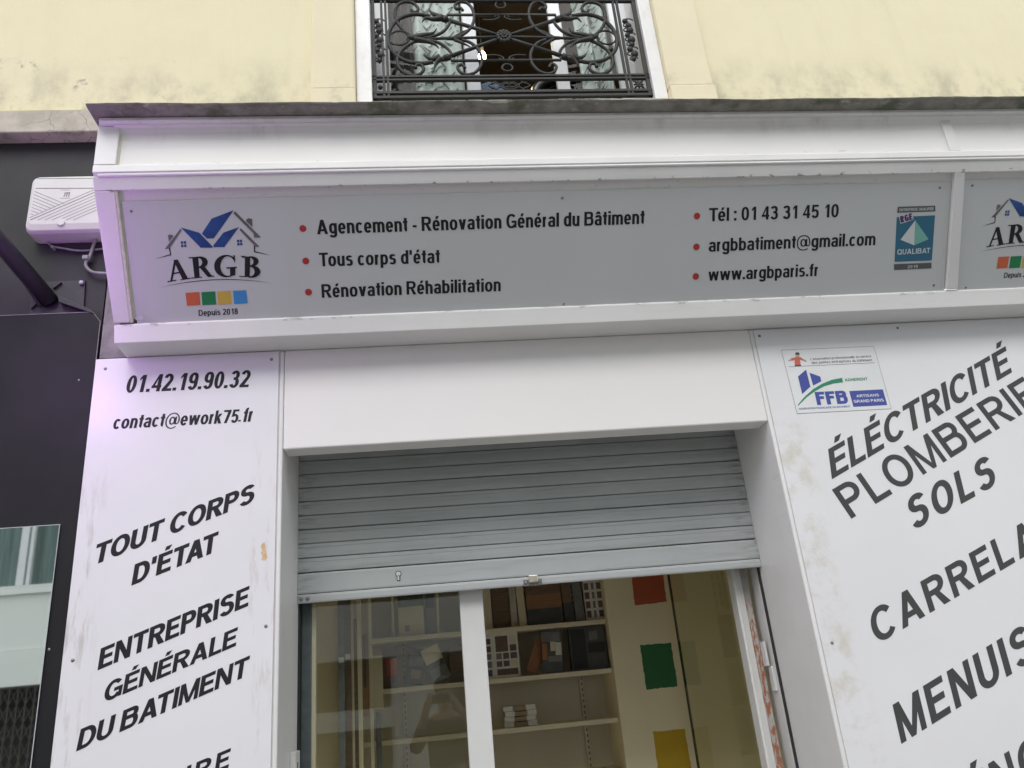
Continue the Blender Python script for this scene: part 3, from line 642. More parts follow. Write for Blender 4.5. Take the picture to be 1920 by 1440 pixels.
for s in (1, -1):
    for s2 in (1, -1):
        b.tube(curve([Vector((XM + s * dx, YR - .002, zc + s2 * dz)) for dx, dz in ((.0, .018), (.022, .020), (.04, .010), (.058, .014), (.066, .024), (.076, .014), (.09, .010), (.104, .0))], 4), .004, 6)
        b.tube(curve([Vector((XM + s * dx, YR - .004, zc + s2 * dz)) for dx, dz in ((.0, .004), (.014, .014), (.03, .004), (.044, .0), (.05, .006))], 4), .0035, 6)
        b.ball((XM + s * .084, YR - .003, zc + s2 * .015), .006, n=8); b.ball((XM + s * .012, YR - .004, zc + s2 * .010), .006, n=8)
b.build('lace_ornament', M['iron'], rail, True)

# ================================================================== shopfront
shop = thing('shopfront', 'white painted timber shopfront with slanting fascia and mossy zinc capping', 'shopfront', (0, 0, 0))
X0, X1 = -1.173, 4.5
def sag(o, k, zmin=3.3):               # the old cornice drops a little towards the right
    for v in o.data.vertices:
        if v.co.z > zmin: v.co.z -= k * (v.co.x - X0) * min(1, (v.co.z - zmin) / .3)
    return o
FB, FT = SB.copy(), ST.copy(); 
SB = FB - SN * .010
b = MB(); b.extrude_x([(.03, 2.972), (-.133, 2.972), (-.151, 3.040), (-.140, 3.052), (.03, 3.056)], X0, X1); b.build('base_strip', M['white'], shop, bevel=.003)
def pr(s, l): p = FB + SU * s + SN * l; return (p.y, p.z)
Ls = (FT - FB).length
b = MB(); b.extrude_x([pr(.016, -.016), pr(Ls + .03, -.016), pr(Ls + .03, -.04), pr(.016, -.04)], X0 + .002, X1); b.build('backing_board', M['white_plain'], shop)
b = MB(); b.extrude_x([pr(Ls, 0), (-.464, 3.484), (-.468, 3.490), (-.43, 3.494), (-.40, 3.48), pr(Ls, -.03)], X0, X1); sag(b.build('top_rail', M['white'], shop, bevel=.003), .0045)
b = MB(); b.extrude_x([(-.462, 3.5045), (-.4755, 3.507), (-.476, 3.535), (-.472, 3.540), (-.44, 3.540), (-.43, 3.5045)], X0, X1); sag(b.build('frieze_rail', M['white'], shop, bevel=.002), .0045)
b = MB(); b.tube([(X0 + .02, -.468, 3.497), (X1, -.468, 3.497)], .0072, 8); sag(b.build('bead', M['white'], shop, True), .0045)
b = MB(); b.extrude_x([(-.460, 3.542), (-.459, 3.62), (-.460, 3.66), (-.464, 3.69), (-.472, 3.708), (-.482, 3.7155), (-.43, 3.7155), (-.43, 3.542)], X0 + .06, X1); sag(b.build('frieze_panel', M['white_plain'], shop), .0045)
b = MB(); b.extrude_x([(-.488, 3.7165), (-.498, 3.722), (-.498, 3.736), (-.40, 3.736), (-.40, 3.7165)], X0 + .01, X1); sag(b.build('cornice_fillet', M['white'], shop, bevel=.002), .0045)
xa = at(222, 260, -.474).x
b = MB(); b.box(X0, -.474, 3.5415, xa, -.43, 3.7155); sag(b.build('frieze_stile', M['white'], shop, bevel=.003), .0045); b = MB(); xm0, xm1 = at(1770, 245, -.470).x, at(1789, 245, -.470).x
b.box(xm0, -.470, 3.5415, xm1, -.44, 3.7155); sag(b.build('frieze_stile', M['white'], shop, bevel=.003), .0045)
b = MB(); b.box(xa, -.4635, 3.543, xa + .006, -.458, 3.705); b.build('sealant_line', M['caulk'], shop)
# end cap, closes the box on the left
b = MB(); b.prism([(X0 + .001, y, z) for y, z in [(.03, 2.974), (-.131, 2.974), (-.148, 3.04), pr(Ls, -.004), (-.466, 3.505), (-.472, 3.54), (-.472, 3.734), (.03, 3.80)]], (.02, 0, 0)); b.build('end_board', M['white'], shop)
# stiles on the slanting face
def slab(mb, x0, x1, x0t, x1t, s0, s1, l0, l1):
    P = lambda x, s, l: Vector((x, 0, 0)) + Vector((0, FB.y, FB.z)) + SU * s + SN * l
    return mb.add([P(x0, s0, l0), P(x1, s0, l0), P(x1t, s1, l0), P(x0t, s1, l0), P(x0, s0, l1), P(x1, s0, l1), P(x1t, s1, l1), P(x0t, s1, l1)],
                  [(0, 1, 2, 3), (7, 6, 5, 4), (0, 4, 5, 1), (1, 5, 6, 2), (2, 6, 7, 3), (3, 7, 4, 0)])
xs_ = sgn(246, 611).x; xst = sgn(217, 362).x
b = slab(MB(), X0, xs_, X0, xst, .004, Ls - .001, -.03, 0)
d0, d1 = sgn(1771, 549).x, sgn(1791, 548).x; e0, e1 = sgn(1787, 322).x, sgn(1806, 321).x
slab(b, d0, d1, e0, e1, .004, Ls - .001, -.03, .004)
b.each('fascia_stile', M['white'], shop, bevel=.003)
b = slab(MB(), xs_, xs_ + .011, xst, xst + .009, .004, Ls - .002, -.016, -.0012); b.build('sealant_line', M['caulk'], shop, bevel=.002)
# wall parts below the fascia
PX0, PX1 = -1.28, at(524, 750, 0).x; RX0 = 1.424
b = MB(); b.box(PX0, .004, -.1, PX1, .62, 2.971); b.box(RX0 + .002, .004, -.1, 4.5, .62, 2.971); b.each('pier', M['white_plain'], shop)
HX0, HX1 = PX1, RX0; HZ = 2.550
b = MB(); b.box(HX0 + .0165, 0, HZ, HX1 - .0165, .10, 2.9712); b.build('header_board', M['white_plain'], shop, bevel=.006)
b = MB(); b.box(HX0 + .0005, -.003, -.1, HX0 + .016, .40, 2.968); b.box(HX1 - .016, -.003, -.1, HX1 + .0015, .40, 2.968); b.each('reveal', M['white'], shop, bevel=.005)
b = MB(); b.box(HX0 + .0165, .392, -.1, HX0 + .024, .405, 2.9); b.box(HX1 - .024, .392, -.1, HX1 - .0165, .405, 2.9); b.each('shutter_guide', M['dark_gap'], shop)
b = MB(); b.box(HX0 + .017, .1005, 2.92, HX1 - .017, .62, 2.965); b.box(HX0 + .017, .41, 2.40, HX1 - .017, .615, 2.915); b.each('shutter_box', M['white_plain'], shop)
b = MB(); b.box(HX0, .15, -.1, HX1, .60, .12); b.build('threshold', M['kerb'], shop)
# zinc capping with an uneven lip
N = 220; xs = [X0 - .012 + (X1 - X0 + .012) * i / N for i in range(N + 1)]; ring_ = []; vs = []; fs = []
for i, x in enumerate(xs):
    wob = .0022 * math.sin(x * 3.1) + .0016 * math.sin(x * 11.7 + 1) + rnd.uniform(-.0012, .0012); bulge = .006 if .30 < x < .38 else 0
    k = .0055 * (x - X0); dz = wob - k
    prof = [(.02, 3.86 - k), (-.47, 3.765 - k), (-.552, 3.752 + dz + bulge), (-.561, 3.749 + dz + bulge * .5), (-.564, 3.7455 + dz), (-.561, 3.741 + dz - bulge), (-.552, 3.7385 + dz - bulge), (-.505, 3.7385 - k), (-.40, 3.7385 - k), (.02, 3.80 - k)]
    vs += [(x, y, z) for y, z in prof]
n = 10
for i in range(N): fs += [(i * n + j, i * n + (j + 1) % n, (i + 1) * n + (j + 1) % n, (i + 1) * n + j) for j in range(n)]
fs += [tuple(range(n)), tuple(range(N * n, N * n + n))[::-1]]
MB().add(vs, fs).build('zinc_capping', M['zinc'], shop)

# ------------------------------------------------------------------ sign panels on the fascia
def screw(parent, c, nrm, r=.006, name='screw', mt=None): MB().dome(c, nrm, r, r * .55).build(name, mt or M['screw'], parent, True)
def quad_board(mb, pts, nrm, th):
    nrm = Vector(nrm); return mb.prism([Vector(p) - nrm * th for p in pts], nrm * th)
def poly(parent, name, mt, polys, mp, lift=.0008, apart=False):
    b = MB()
    if apart: return [poly(parent, name, mt, [p], mp, lift) for p in polys]
    for i, pl in enumerate(polys): b.face([mp(x, y, lift + i * 1.2e-5) for x, y in pl])
    return b.build(name, mt, parent)
def arcpoly(cx, cy, rx, ry, ix, iy, irx, iry, a0, a1, n=22):
    o = [(cx + rx * math.cos(R(a0 + (a1 - a0) * i / n)), cy - ry * math.sin(R(a0 + (a1 - a0) * i / n))) for i in range(n + 1)]
    q = [(ix + irx * math.cos(R(a0 + (a1 - a0) * i / n)), iy - iry * math.sin(R(a0 + (a1 - a0) * i / n))) for i in range(n + 1)]
    return [[o[i], o[i + 1], q[i + 1], q[i]] for i in range(n)]
def logo(parent, off):
    L = lambda x, y, l: sgn(200 + x / 4.8, 340 + y / 4.8, l, off)
    poly(parent, 'blue_roof', M['blue_logo'], [[(1143, 260), (965, 512), (905, 515), (857, 470), (945, 335)], [(668, 415), (835, 463), (955, 588), (955, 597), (842, 597), (838, 588)], [(1193, 410), (1065, 583), (1062, 592), (964, 592), (958, 580), (1050, 462)]], L, apart=True)
    poly(parent, 'grey_roof', M['grey_logo'], [[(664, 428), (676, 438), (574, 592), (564, 606), (522, 610)], [(1155, 268), (1390, 505), (1326, 507), (1322, 470), (1142, 290)], [(1207, 420), (1376, 588), (1338, 590), (1325, 572), (1196, 437)]], L, apart=True)
    poly(parent, 'chimney', M['grey_logo'], [[(1255, 345), (1275, 332), (1310, 338), (1313, 412), (1296, 398), (1256, 358)], [(552, 485), (570, 478), (598, 485), (597, 500), (562, 545)]], L, .00086, apart=True)
    poly(parent, 'ground_line', M['vinyl'], [[(560, 606), (571, 594), (581, 660), (574, 664)], [(425, 701), (578, 654), (581, 664)]], L)
    poly(parent, 'ground_line', M['vinyl'], [[(1324, 575), (1337, 586), (1336, 632), (1326, 634)], [(1327, 626), (1482, 667), (1328, 638)]], L)
    arc = lambda t_, d_: (462 + 1032 * t_, 960 - 270 * t_ + 228 * t_ * t_ + d_ * 26 * t_ * (1 - t_))
    poly(parent, 'underline', M['vinyl'], [[arc(i / 16, 0), arc((i + 1) / 16, 0), arc((i + 1) / 16, 1), arc(i / 16, 1)] for i in range(16)], L)
    wn = []
    for x0, y0, x1, y1, x2, y2 in ((667, 540, 713, 538, 672, 592), (1172, 527, 1217, 525, 1177, 577)):
        wn = []
        for i in range(2):
            for j in range(2):
                ax, ay = x0 + (x1 - x0) * i * .58 + (x2 - x0) * j * .57, y0 + (y1 - y0) * i * .58 + (y2 - y0) * j * .57; wn.append([(ax, ay), (ax + 20, ay - 1), (ax + 22, ay + 21), (ax + 2, ay + 22)])
        poly(parent, 'house_window', M['blue_logo'], wn, L)
    A = [[(600, 708), (640, 703), (732, 872), (682, 880)], [(606, 712), (622, 735), (592, 895), (573, 898)], [(548, 899), (626, 884), (629, 893), (548, 909)], [(663, 882), (750, 867), (757, 876), (665, 891)], [(596, 824), (690, 808), (694, 821), (594, 836)]]
    Rr = [[(770, 683), (824, 678), (838, 862), (791, 868)], [(733, 684), (782, 680), (782, 690), (745, 694)], [(758, 866), (858, 857), (860, 866), (762, 875)]]
    Rr += arcpoly(838, 727, 73, 52, 826, 728, 34, 38, -90, 90) + [[(800, 679), (840, 675), (828, 690), (800, 691)], [(815, 768), (828, 766), (840, 779), (816, 781)], [(838, 776), (884, 768), (945, 846), (970, 849), (968, 857), (916, 862), (902, 850)]]
    Gg = arcpoly(1076, 762, 108, 101, 1090, 762, 66, 88, 38, 318) + [[(1140, 667), (1154, 664), (1158, 728), (1150, 728)], [(1076, 774), (1172, 768), (1173, 780), (1078, 786)], [(1110, 776), (1158, 774), (1158, 844), (1112, 854)]]
    Bb = [[(1245, 676), (1292, 678), (1288, 862), (1243, 858)], [(1205, 671), (1250, 672), (1250, 684), (1222, 688)], [(1194, 850), (1250, 854), (1250, 862), (1194, 858)]]
    Bb += arcpoly(1298, 720, 70, 46, 1292, 722, 30, 34, -90, 90) + arcpoly(1300, 812, 84, 56, 1292, 812, 40, 43, -90, 90) + [[(1280, 675), (1300, 674), (1294, 688), (1280, 689)], [(1280, 757), (1300, 757), (1300, 768), (1280, 769)], [(1280, 855), (1294, 855), (1302, 868), (1280, 866)]]
    poly(parent, 'lettering', M['vinyl'], A + Rr + Gg + Bb, L)
    for nm, mt, pl in (('orange_square', 'orange', [(710, 1003), (835, 995), (845, 1112), (723, 1120)]), ('green_square', 'green', [(852, 997), (977, 990), (987, 1108), (862, 1115)]), ('yellow_square', 'yellow', [(995, 992), (1117, 985), (1127, 1103), (1003, 1110)]), ('blue_square', 'sky_blue', [(1137, 985), (1257, 980), (1270, 1098), (1147, 1105)])):
        poly(parent, nm, M[mt], [pl], L)
    text('Depuis 2018', L(829, 1211, 0), L(1182, 1195, 0), L(826, 1158, 0), SN, .17, .15, .12).build('lettering', M['vinyl'], parent)
s1 = thing('fascia_sign', 'long silver-grey sign with house logo and company details on the slanting fascia', 'sign', sgn(1000, 480), 'silver-grey fascia signs')
quad_board(MB(), [sgn(258, 613), sgn(1770, 548), sgn(1783, 340), sgn(228, 378)], SN, .004).build('panel', M['sign'], s1, bevel=.0012)
logo(s1, (0, 0))
SG = lambda p: sgn(*p)
for tx, bl, br, tl in (('Agencement - Rénovation Général du Bâtiment', (594.7, 439.4), (1208.1, 419.7), (592.8, 412.4)), ("Tous corps d'état", (599, 499.8), (824.9, 492.7), (597.6, 474)), ('Rénovation Réhabilitation', (603.6, 558.3), (938.9, 545.9), (602.2, 533)),
                       ('Tél : 01 43 31 45 10', (1329.3, 415.2), (1571.9, 407.1), (1329.5, 390.2)), ('argbbatiment@gmail.com', (1328.7, 471.9), (1640.8, 459.6), (1329.1, 447.6)), ('www.argbparis.fr', (1328, 526.6), (1533.9, 517.3), (1328.4, 503.2))):
    for wd in text(tx, SG(bl), SG(br), SG(tl), SN, .20, .15, .10, words=True): wd.build('lettering', M['vinyl'], s1)
for c, r_ in (((567.9, 428.5), 6.5), ((573.4, 489.4), 6.5), ((578.5, 547.7), 6.5), ((1306.7, 405.1), 6), ((1305.7, 462.9), 6), ((1304.5, 518.3), 6)):
    rr = (sgn(c[0] + r_, c[1]) - sgn(*c)).length; cc = sgn(*c, .0008)
    MB().face([cc + Vector((math.cos(a) * rr, 0, 0)) + SU * (math.sin(a) * rr) for a in [2 * math.pi * i / 24 for i in range(24)]]).build('bullet', M['red_dot'], s1)
for c in ((246, 396), (267, 597), (1054, 371), (1057, 570), (1762, 352), (1751, 535)): screw(s1, sgn(*c), SN, .0055)
# dent at the lower left corner screw
MB().add([sgn(254, 593, .0004), sgn(268, 590, .004), sgn(287, 603, .0004), sgn(268, 600, .003), sgn(254, 600, .0004)], [(0, 1, 3, 4), (1, 2, 3)]).build('dent', M['sign'], s1)
BD = lambda x, y, l=0: sgn(1640 + x / 8, 360 + y / 8, l)
poly(s1, 'badge_bar', M['badge_grey'], [[(345, 222), (908, 204), (908, 290), (336, 312)], [(288, 1082), (852, 1060), (850, 1145), (288, 1170)]], BD, apart=True)
poly(s1, 'badge_square', M['badge_blue'], [[(345, 375), (898, 350), (904, 358), (857, 1018), (848, 1026), (306, 1047), (297, 1036), (330, 382)]], BD)
poly(s1, 'badge_pyramid', M['badge_light'], [[(606, 424), (590, 800), (385, 716)]], BD, .0012)
poly(s1, 'badge_pyramid', M['badge_green'], [[(606, 424), (806, 708), (590, 800)]], BD, .00125)
text('ENTREPRISE QUALIFIÉE', BD(368, 288), BD(884, 270), BD(370, 247), SN, .2, .16, .13, .0013).build('lettering', M['badge_light'], s1)
text('QUALIBAT', BD(335, 940), BD(828, 915), BD(340, 860), SN, .19, .16, .13, .0013).build('lettering', M['badge_light'], s1)
text('2019', BD(490, 1146), BD(640, 1138), BD(492, 1100), SN, .2, .17, .2, .0013).build('lettering', M['badge_light'], s1)
poly(s1, 'letter_outline', M['badge_light'], [[(362, 372), (565, 308), (580, 415), (385, 480)]], BD, .0011)
text('RGE', BD(388, 462), BD(568, 412), BD(374, 366), SN, .30, .22, .10, .0016).build('lettering', M['purple_vinyl'], s1)

OFF = sgn(1868.3, 503.8) - sgn(350.6, 573.3); off = (OFF.x, OFF.dot(SU))
s2 = thing('fascia_sign', 'second silver-grey house logo sign, cut off at the right beyond the divider', 'sign', sgn(1900, 450), 'silver-grey fascia signs')
a0, a1 = sgn(1794, 547), sgn(1807.5, 337)
quad_board(MB(), [a0, Vector((4.35, a0.y, a0.z)), Vector((4.35, a1.y, a1.z)), a1], SN, .004).build('panel', M['sign'], s2, bevel=.0012)
logo(s2, off)
for c in ((1823, 348), (1811, 539)): screw(s2, sgn(*c), SN, .0055)

# ------------------------------------------------------------------ wall panels beside the door
PY = -.004
WP = lambda x, y, l=0: at(x, y, PY - l)
lp = thing('wall_panel', 'white panel left of the shutter with slanting black list of building trades', 'sign panel', (-.93, PY, .1), 'white trade panels beside the door')
xl, xr, zt_ = at(181, 750, PY).x, at(523.6, 700, PY).x, at(350, 666, PY).z
xl = -1.288
quad_board(MB(), [(xl, PY, .1), (xr - .002, PY, .1), (xr - .002, PY, zt_), (xl, PY, zt_)], OUT, .006).build('board', M['panel'], lp, bevel=.0015)
def wtext(parent, s, bl, br, tl, mt='vinyl', **k):
    k.setdefault('gap', .06); EXP[0] = 2 / 2.08
    text(s, WP(*bl), WP(*br), WP(*tl), OUT, **k).build('lettering', M[mt], parent)
wtext(lp, '01.42.19.90.32', (234.2, 736.8), (465.8, 725.7), (242.3, 704.4), t=.185, h=.15, gap=.09)
wtext(lp, 'contact@ework75', (210.6, 804.8), (445.5, 792.3), (216.8, 779.5), t=.185, h=.15, gap=.09)
wtext(lp, 'fr', (454.3, 791.4), (472, 790.4), (459.5, 764.9), t=.185, h=.15, gap=.09)
poly(lp, 'lettering', M['vinyl'], [[(446.5, 787.5), (451.5, 787.2), (451.2, 790), (446.2, 790.3)]], WP)
wtext(lp, 'TOUT CORPS', (173.8, 1060.6), (475.2, 941.5), (182.1, 1021), t=.245, h=.19)
wtext(lp, "D'ÉTAT", (246.2, 1098.4), (405.3, 1034.3), (253, 1058.2), t=.245, h=.19)
wtext(lp, 'ENTREPRISE', (182.7, 1257.3), (465.2, 1136.2), (189.3, 1215.9), t=.24, h=.185)
wtext(lp, 'GÉNÉRALE', (192.9, 1318.5), (442.2, 1210.8), (200.2, 1280.4), t=.24, h=.185)
wtext(lp, 'DU BATIMENT', (142.6, 1409.2), (463.3, 1267.5), (151.6, 1367.2), t=.24, h=.185)
wtext(lp, 'PEINTURE', (150, 1557), (428.3, 1439.4), (158.5, 1517), t=.24, h=.185, gap=.26)
for c in ((197.5, 691), (509, 674), (136.5, 1238), (498.5, 1174)): screw(lp, WP(*c), OUT, .0065)
b = MB(); b.face([WP(x, y, .0007) for x, y in [(491, 1020), (496, 1016), (499, 1030), (501, 1046), (497, 1051), (490, 1050), (492, 1043), (489, 1036), (492, 1032), (489, 1027)]]); b.build('tape_scrap', M['tape'], lp)
rp = thing('wall_panel', 'large white panel right of the shutter with steep dark grey list of trades', 'sign panel', (2.4, PY, .1), 'white trade panels beside the door')
xr0 = RX0 + .002; zt2 = at(1660, 608, PY).z
quad_board(MB(), [(xr0, PY, .1), (3.6, PY, .1), (3.6, PY, zt2), (xr0, PY, zt2)], OUT, .006).build('board', M['panel'], rp, bevel=.0015)
for s, bl, br, tl, k in (('ÉLÉCTRICITÉ', (1559.8, 898.8), (1897.2, 698.1), (1552.5, 842.5), dict(t=.225, h=.175, gap=.10)), ('PLOMBERIE', (1596.3, 972.8), (1956, 753), (1559.5, 918.3), dict(t=.19, h=.155, gap=.16)),
                         ('SOLS', (1711.5, 995.6), (1869.5, 908), (1698.3, 935.2), dict(t=.225, h=.18, gap=.22)), ('CARRELAGE', (1643.3, 1209.3), (2033, 977), (1625.7, 1148.7), dict(t=.225, h=.175, gap=.19)),
                         ('MENUISERIE', (1690, 1395), (2087, 1143), (1673.3, 1321.7), dict(t=.225, h=.175, gap=.19)), ('RÉNOVATION', (1776, 1565.3), (2211, 1282.7), (1756.7, 1492.7), dict(t=.225, h=.175, gap=.19))):
    wtext(rp, s, bl, br, tl, 'vinyl_grey', **k)
for c in ((1424, 630), (1683, 615), (1560, 1205)): screw(rp, WP(*c), OUT, .0065)
EXP[0] = 2 / 2.2
# membership sticker
KX = lambda x, y, l=0: WP(1440 + x / 6.857, 620 + y / 6.857, .0006 + l)
st = thing('membership_sticker', 'small square white sticker with blue towers, green swoosh and a worker in red', 'sticker', KX(870, 640))
b = MB(); b.prism([KX(*p) for p in ((375, 1066), (1585, 1003), (1362, 200), (172, 250))], (0, .0005, 0)); b.build('paper', M['sticker'], st)
b = MB(); cs = [KX(*p, .0002) for p in ((375, 1066), (1585, 1003), (1362, 200), (172, 250))]
b.tube(cs + cs[:1], .0007, 4); b.build('border', M['badge_grey'], st)
poly(st, 'blue_tower', M['ffb_blue'], [[(490, 500), (385, 590), (440, 815), (545, 720)], [(533, 540), (672, 590), (686, 652), (580, 706)]], KX, .0004, apart=True)
sw = [(380, 958), (470, 850), (580, 752), (700, 680), (820, 632), (953, 606)]; sb = [(388, 966), (500, 855), (610, 775), (720, 716), (840, 680), (965, 664)]
poly(st, 'green_swoosh', M['ffb_green'], [[sw[i], sw[i + 1], sb[i + 1], sb[i]] for i in range(5)], KX, .0005)
text('FFB', KX(634, 958), KX(1038, 936), KX(597, 790), OUT, .30, .22, .06, .0005).build('lettering', M['ffb_blue'], st)
text('ADHERENT', KX(990, 652), KX(1284, 636), KX(981, 617), OUT, .24, .19, .13, .0005).build('lettering', M['ffb_green'], st)
poly(st, 'blue_box', M['ffb_blue'], [[(1043, 776), (1476, 754), (1534, 956), (1098, 980)]], KX, .0004)
text('ARTISANS', KX(1140, 858), KX(1428, 844), KX(1130, 824), OUT, .22, .18, .13, .0008).build('lettering', M['white_vinyl'], st)
text('GRAND PARIS', KX(1106, 928), KX(1490, 910), KX(1096, 892), OUT, .22, .18, .13, .0008).build('lettering', M['white_vinyl'], st)
text('FÉDÉRATION FRANÇAISE DU BÂTIMENT'.replace('Â', 'A').replace('É', 'E'), KX(400, 1018), KX(1058, 984), KX(393, 995), OUT, .19, .15, .13, .0005).build('lettering', M['ffb_blue'], st)
text("L'association professionnelle au service", KX(548, 380), KX(1328, 342), KX(542, 350), OUT, .16, .13, .13, .0005).build('lettering', M['badge_grey'], st)
text('des petites entreprises du bâtiment', KX(562, 428), KX(1342, 392), KX(555, 396), OUT, .16, .13, .13, .0005).build('lettering', M['badge_grey'], st)
poly(st, 'rule_line', M['badge_grey'], [[(265, 462), (1370, 410), (1371, 415), (266, 467)]], KX, .0004)
poly(st, 'printed_worker', M['shirt_red'], [[(300, 356), (352, 340), (410, 338), (452, 362), (440, 385), (412, 372), (420, 438), (346, 442), (340, 375), (312, 388)]], KX, .0006)
poly(st, 'printed_worker', M['skin_print'], [[(356, 312), (402, 310), (400, 336), (382, 344), (360, 336)], [(300, 352), (312, 386), (270, 394), (258, 380), (290, 366), (292, 346)], [(452, 362), (440, 384), (484, 402), (500, 394), (486, 376)]], KX, .0006, apart=True)
poly(st, 'printed_worker', M['card_black'], [[(350, 308), (352, 288), (366, 278), (390, 278), (404, 290), (408, 308)], [(344, 442), (422, 436), (428, 456), (342, 460)]], KX, .0007, apart=True)

# ------------------------------------------------------------------ roller shutter
sh = thing('roller_shutter', 'grey slatted roller shutter half lowered over the shop doorway', 'roller shutter', (.4, .37, 1.97))
SX0, SX1 = HX0 + .0168, HX1 - .0168; YS = .37
zb = at(559, 1132, YS).z; pitch = (at(600, 885, YS).z - at(600, 1068.5, YS).z) / 7
zs = zb + .122
for i in range(10):
    z = zs + i * pitch
    b = MB(); b.extrude_x([(YS + .003, z + .0012), (YS, z + .003), (YS - .0022, z + pitch * .35), (YS - .0020, z + pitch * .66), (YS - .0002, z + pitch * .675), (YS - .0006, z + pitch * .70), (YS - .0018, z + pitch * .72), (YS - .0012, z + pitch * .93), (YS + .0035, z + pitch - .0012), (YS + .010, z + pitch - .0012), (YS + .010, z + .0012)], SX0, SX1)
    o = b.build('slat', M['shutter'], sh); o.location.y += rnd.uniform(-.0012, .0012); o.location.z += rnd.uniform(-.0006, .0006); o.rotation_euler.y = rnd.uniform(-.0004, .0004)
b = MB(); b.box(SX0, YS + .011, zs, SX1, YS + .014, zs + 10 * pitch); b.build('slat_hinge', M['dark_gap'], sh)
b = MB(); b.extrude_x([(YS + .012, zb + .037), (YS - .004, zb + .037), (YS - .006, zb + .043), (YS - .006, zb + .111), (YS - .003, zb + .118), (YS + .012, zb + .118)], SX0, SX1)
b.build('bottom_bar', M['shutter'], sh)
b = MB(); b.extrude_x([(YS + .014, zb), (YS - .008, zb), (YS - .010, zb + .006), (YS - .010, zb + .024), (YS - .004, zb + .034), (YS + .014, zb + .034)], SX0 + .001, SX1 - .001)
b.build('bottom_lip', M['shutter'], sh)
b = MB(); b.box(SX0, YS + .0, zb + .033, SX1, YS + .012, zb + .038); b.build('gasket', M['dark_gap'], sh)
kc = at(747, 1078, YS - .007)
b = MB(); b.tube([kc + Vector((0, .004, .004)), kc + Vector((0, -.0012, .004))], .0125, 16); b.box(kc.x - .006, kc.y - .0012, kc.z - .024, kc.x + .007, kc.y + .004, kc.z); b.build('keyhole_rim', M['dark_gap'], sh)
b = MB(); b.tube([kc + Vector((0, .003, .004)), kc + Vector((0, -.003, .004))], .0095, 16); b.box(kc.x - .004, kc.y - .003, kc.z - .021, kc.x + .0035, kc.y + .003, kc.z); b.build('lock_cylinder', M['white_vinyl'], sh, bevel=.0005)
lc = at(1000, 1089, YS - .012)
b = MB(); b.box(lc.x - .042, YS - .0125, lc.z - .020, lc.x + .036, YS - .0095, lc.z + .006); b.build('latch_plate', M['screw'], sh, bevel=.001)
b = MB(); b.box(lc.x - .020, YS - .030, lc.z - .008, lc.x + .018, YS - .0127, lc.z + .022); b.build('latch_block', M['brass'], sh, bevel=.003)
for x in (lc.x - .032, SX0 + .016, SX0 + .042): screw(sh, (x, YS - .0125, lc.z - .006 if x > 0 else zb + .016), OUT, .0085, 'bolt')

# ------------------------------------------------------------------ glazed shop window and the opened door leaf
YG = .45
gl = thing('shop_window', 'fixed shop window pane with broad white mullion below the half-closed shutter', 'window', (-.2, YG, .12))
ml, mr = at(866, 1200, YG - .03).x, at(911, 1200, YG - .03).x
b = MB(); b.box(ml, YG - .03, .12, mr, YG + .03, 2.39); b.build('mullion', M['alu'], gl, bevel=.004)
gx = at(566, 1200, YG).x
b = MB(); b.box(gx, YG - .012, .12, at(584, 1200, YG).x, YG + .03, 2.39); b.build('rubber_seal', M['alu_grey'], gl, bevel=.003)
x0 = at(584, 1200, YG).x
b = MB(); b.box(x0, YG + .008, .12, x0 + .016, YG + .05, 2.39); b.build('foam_strip', M['card_cream'], gl)
b = MB(); b.box(HX0 + .002, YG - .02, .12, gx, YG + .06, 2.39); b.build('side_frame', M['dark_gap'], gl)
b = MB(); b.box(gx + .02, YG + .004, .14, ml + .002, YG + .010, 2.39); b.build('pane', M['pane'], gl)
b = MB(); b.box(gx, YG - .028, .12, ml, YG + .03, .30); b.build('bottom_rail', M['alu'], gl, bevel=.004)
# small white lock box low on the left guide
bx = at(548, 1424, .30); bx.x = HX0 + .016
lb = thing('guide_lock', 'small cream lock box at the bottom of the left shutter guide', 'lock box', bx)
MB().box(bx.x + .0005, .24, bx.z - .10, bx.x + .022, .335, bx.z + .028).build('case', M['alu'], lb, bevel=.004)
MB().box(bx.x + .0222, .27, bx.z - .08, bx.x + .0235, .29, bx.z - .01).build('slot', M['card_grey'], lb)
# door frame on the right
df = thing('door_frame', 'white metal door frame with chipped orange primer right of the doorway', 'door frame', (1.25, .5, .12))
YD = .50
fx = [at(p, 1200, YD).x for p in (1392, 1408, 1421, 1437)]
b = MB(); b.box(fx[0], YD - .02, .12, fx[1] - .001, YD + .05, 2.39); b.box(fx[0] + .010, YD - .028, .12, fx[0] + .016, YD - .0201, 2.39); b.build('hinge_stile', M['alu'], df, bevel=.003)
b = MB(); b.box(fx[1], YD - .012, .12, fx[2], YD + .05, 2.39); b.build('primer_strip', M['rust'], df, bevel=.002)
ox = [at(p, 1240, .42).x for p in (1452, 1462, 1470, 1476)]
b = MB(); b.box(ox[0], .425, .12, ox[1] - .0007, .52, 2.39); b.box(ox[1], .418, .12, ox[2] - .0007, .52, 2.39); b.each('outer_frame', M['alu'], df, bevel=.003)
b = MB(); b.box(ox[2], .432, .12, HX1 + .001, .52, 2.39); b.build('gap_seal', M['dark_gap'], df)
b = MB(); hz = at(1432, 1226, .45).z; b.box(fx[2] - .001, .445, hz - .05, ox[0] - .012, .485, hz + .05); b.build('hinge', M['alu'], df, bevel=.003)
b = MB(); b.box(fx[2] + .012, .44, hz - .15, ox[0] + .001, .478, hz - .052); b.build('hinge', M['alu'], df, bevel=.003)
b = MB(); b.box(mr + .001, YD - .02, 2.3, fx[0] - .001, YD + .04, 2.36); b.build('head_rail', M['alu'], df)
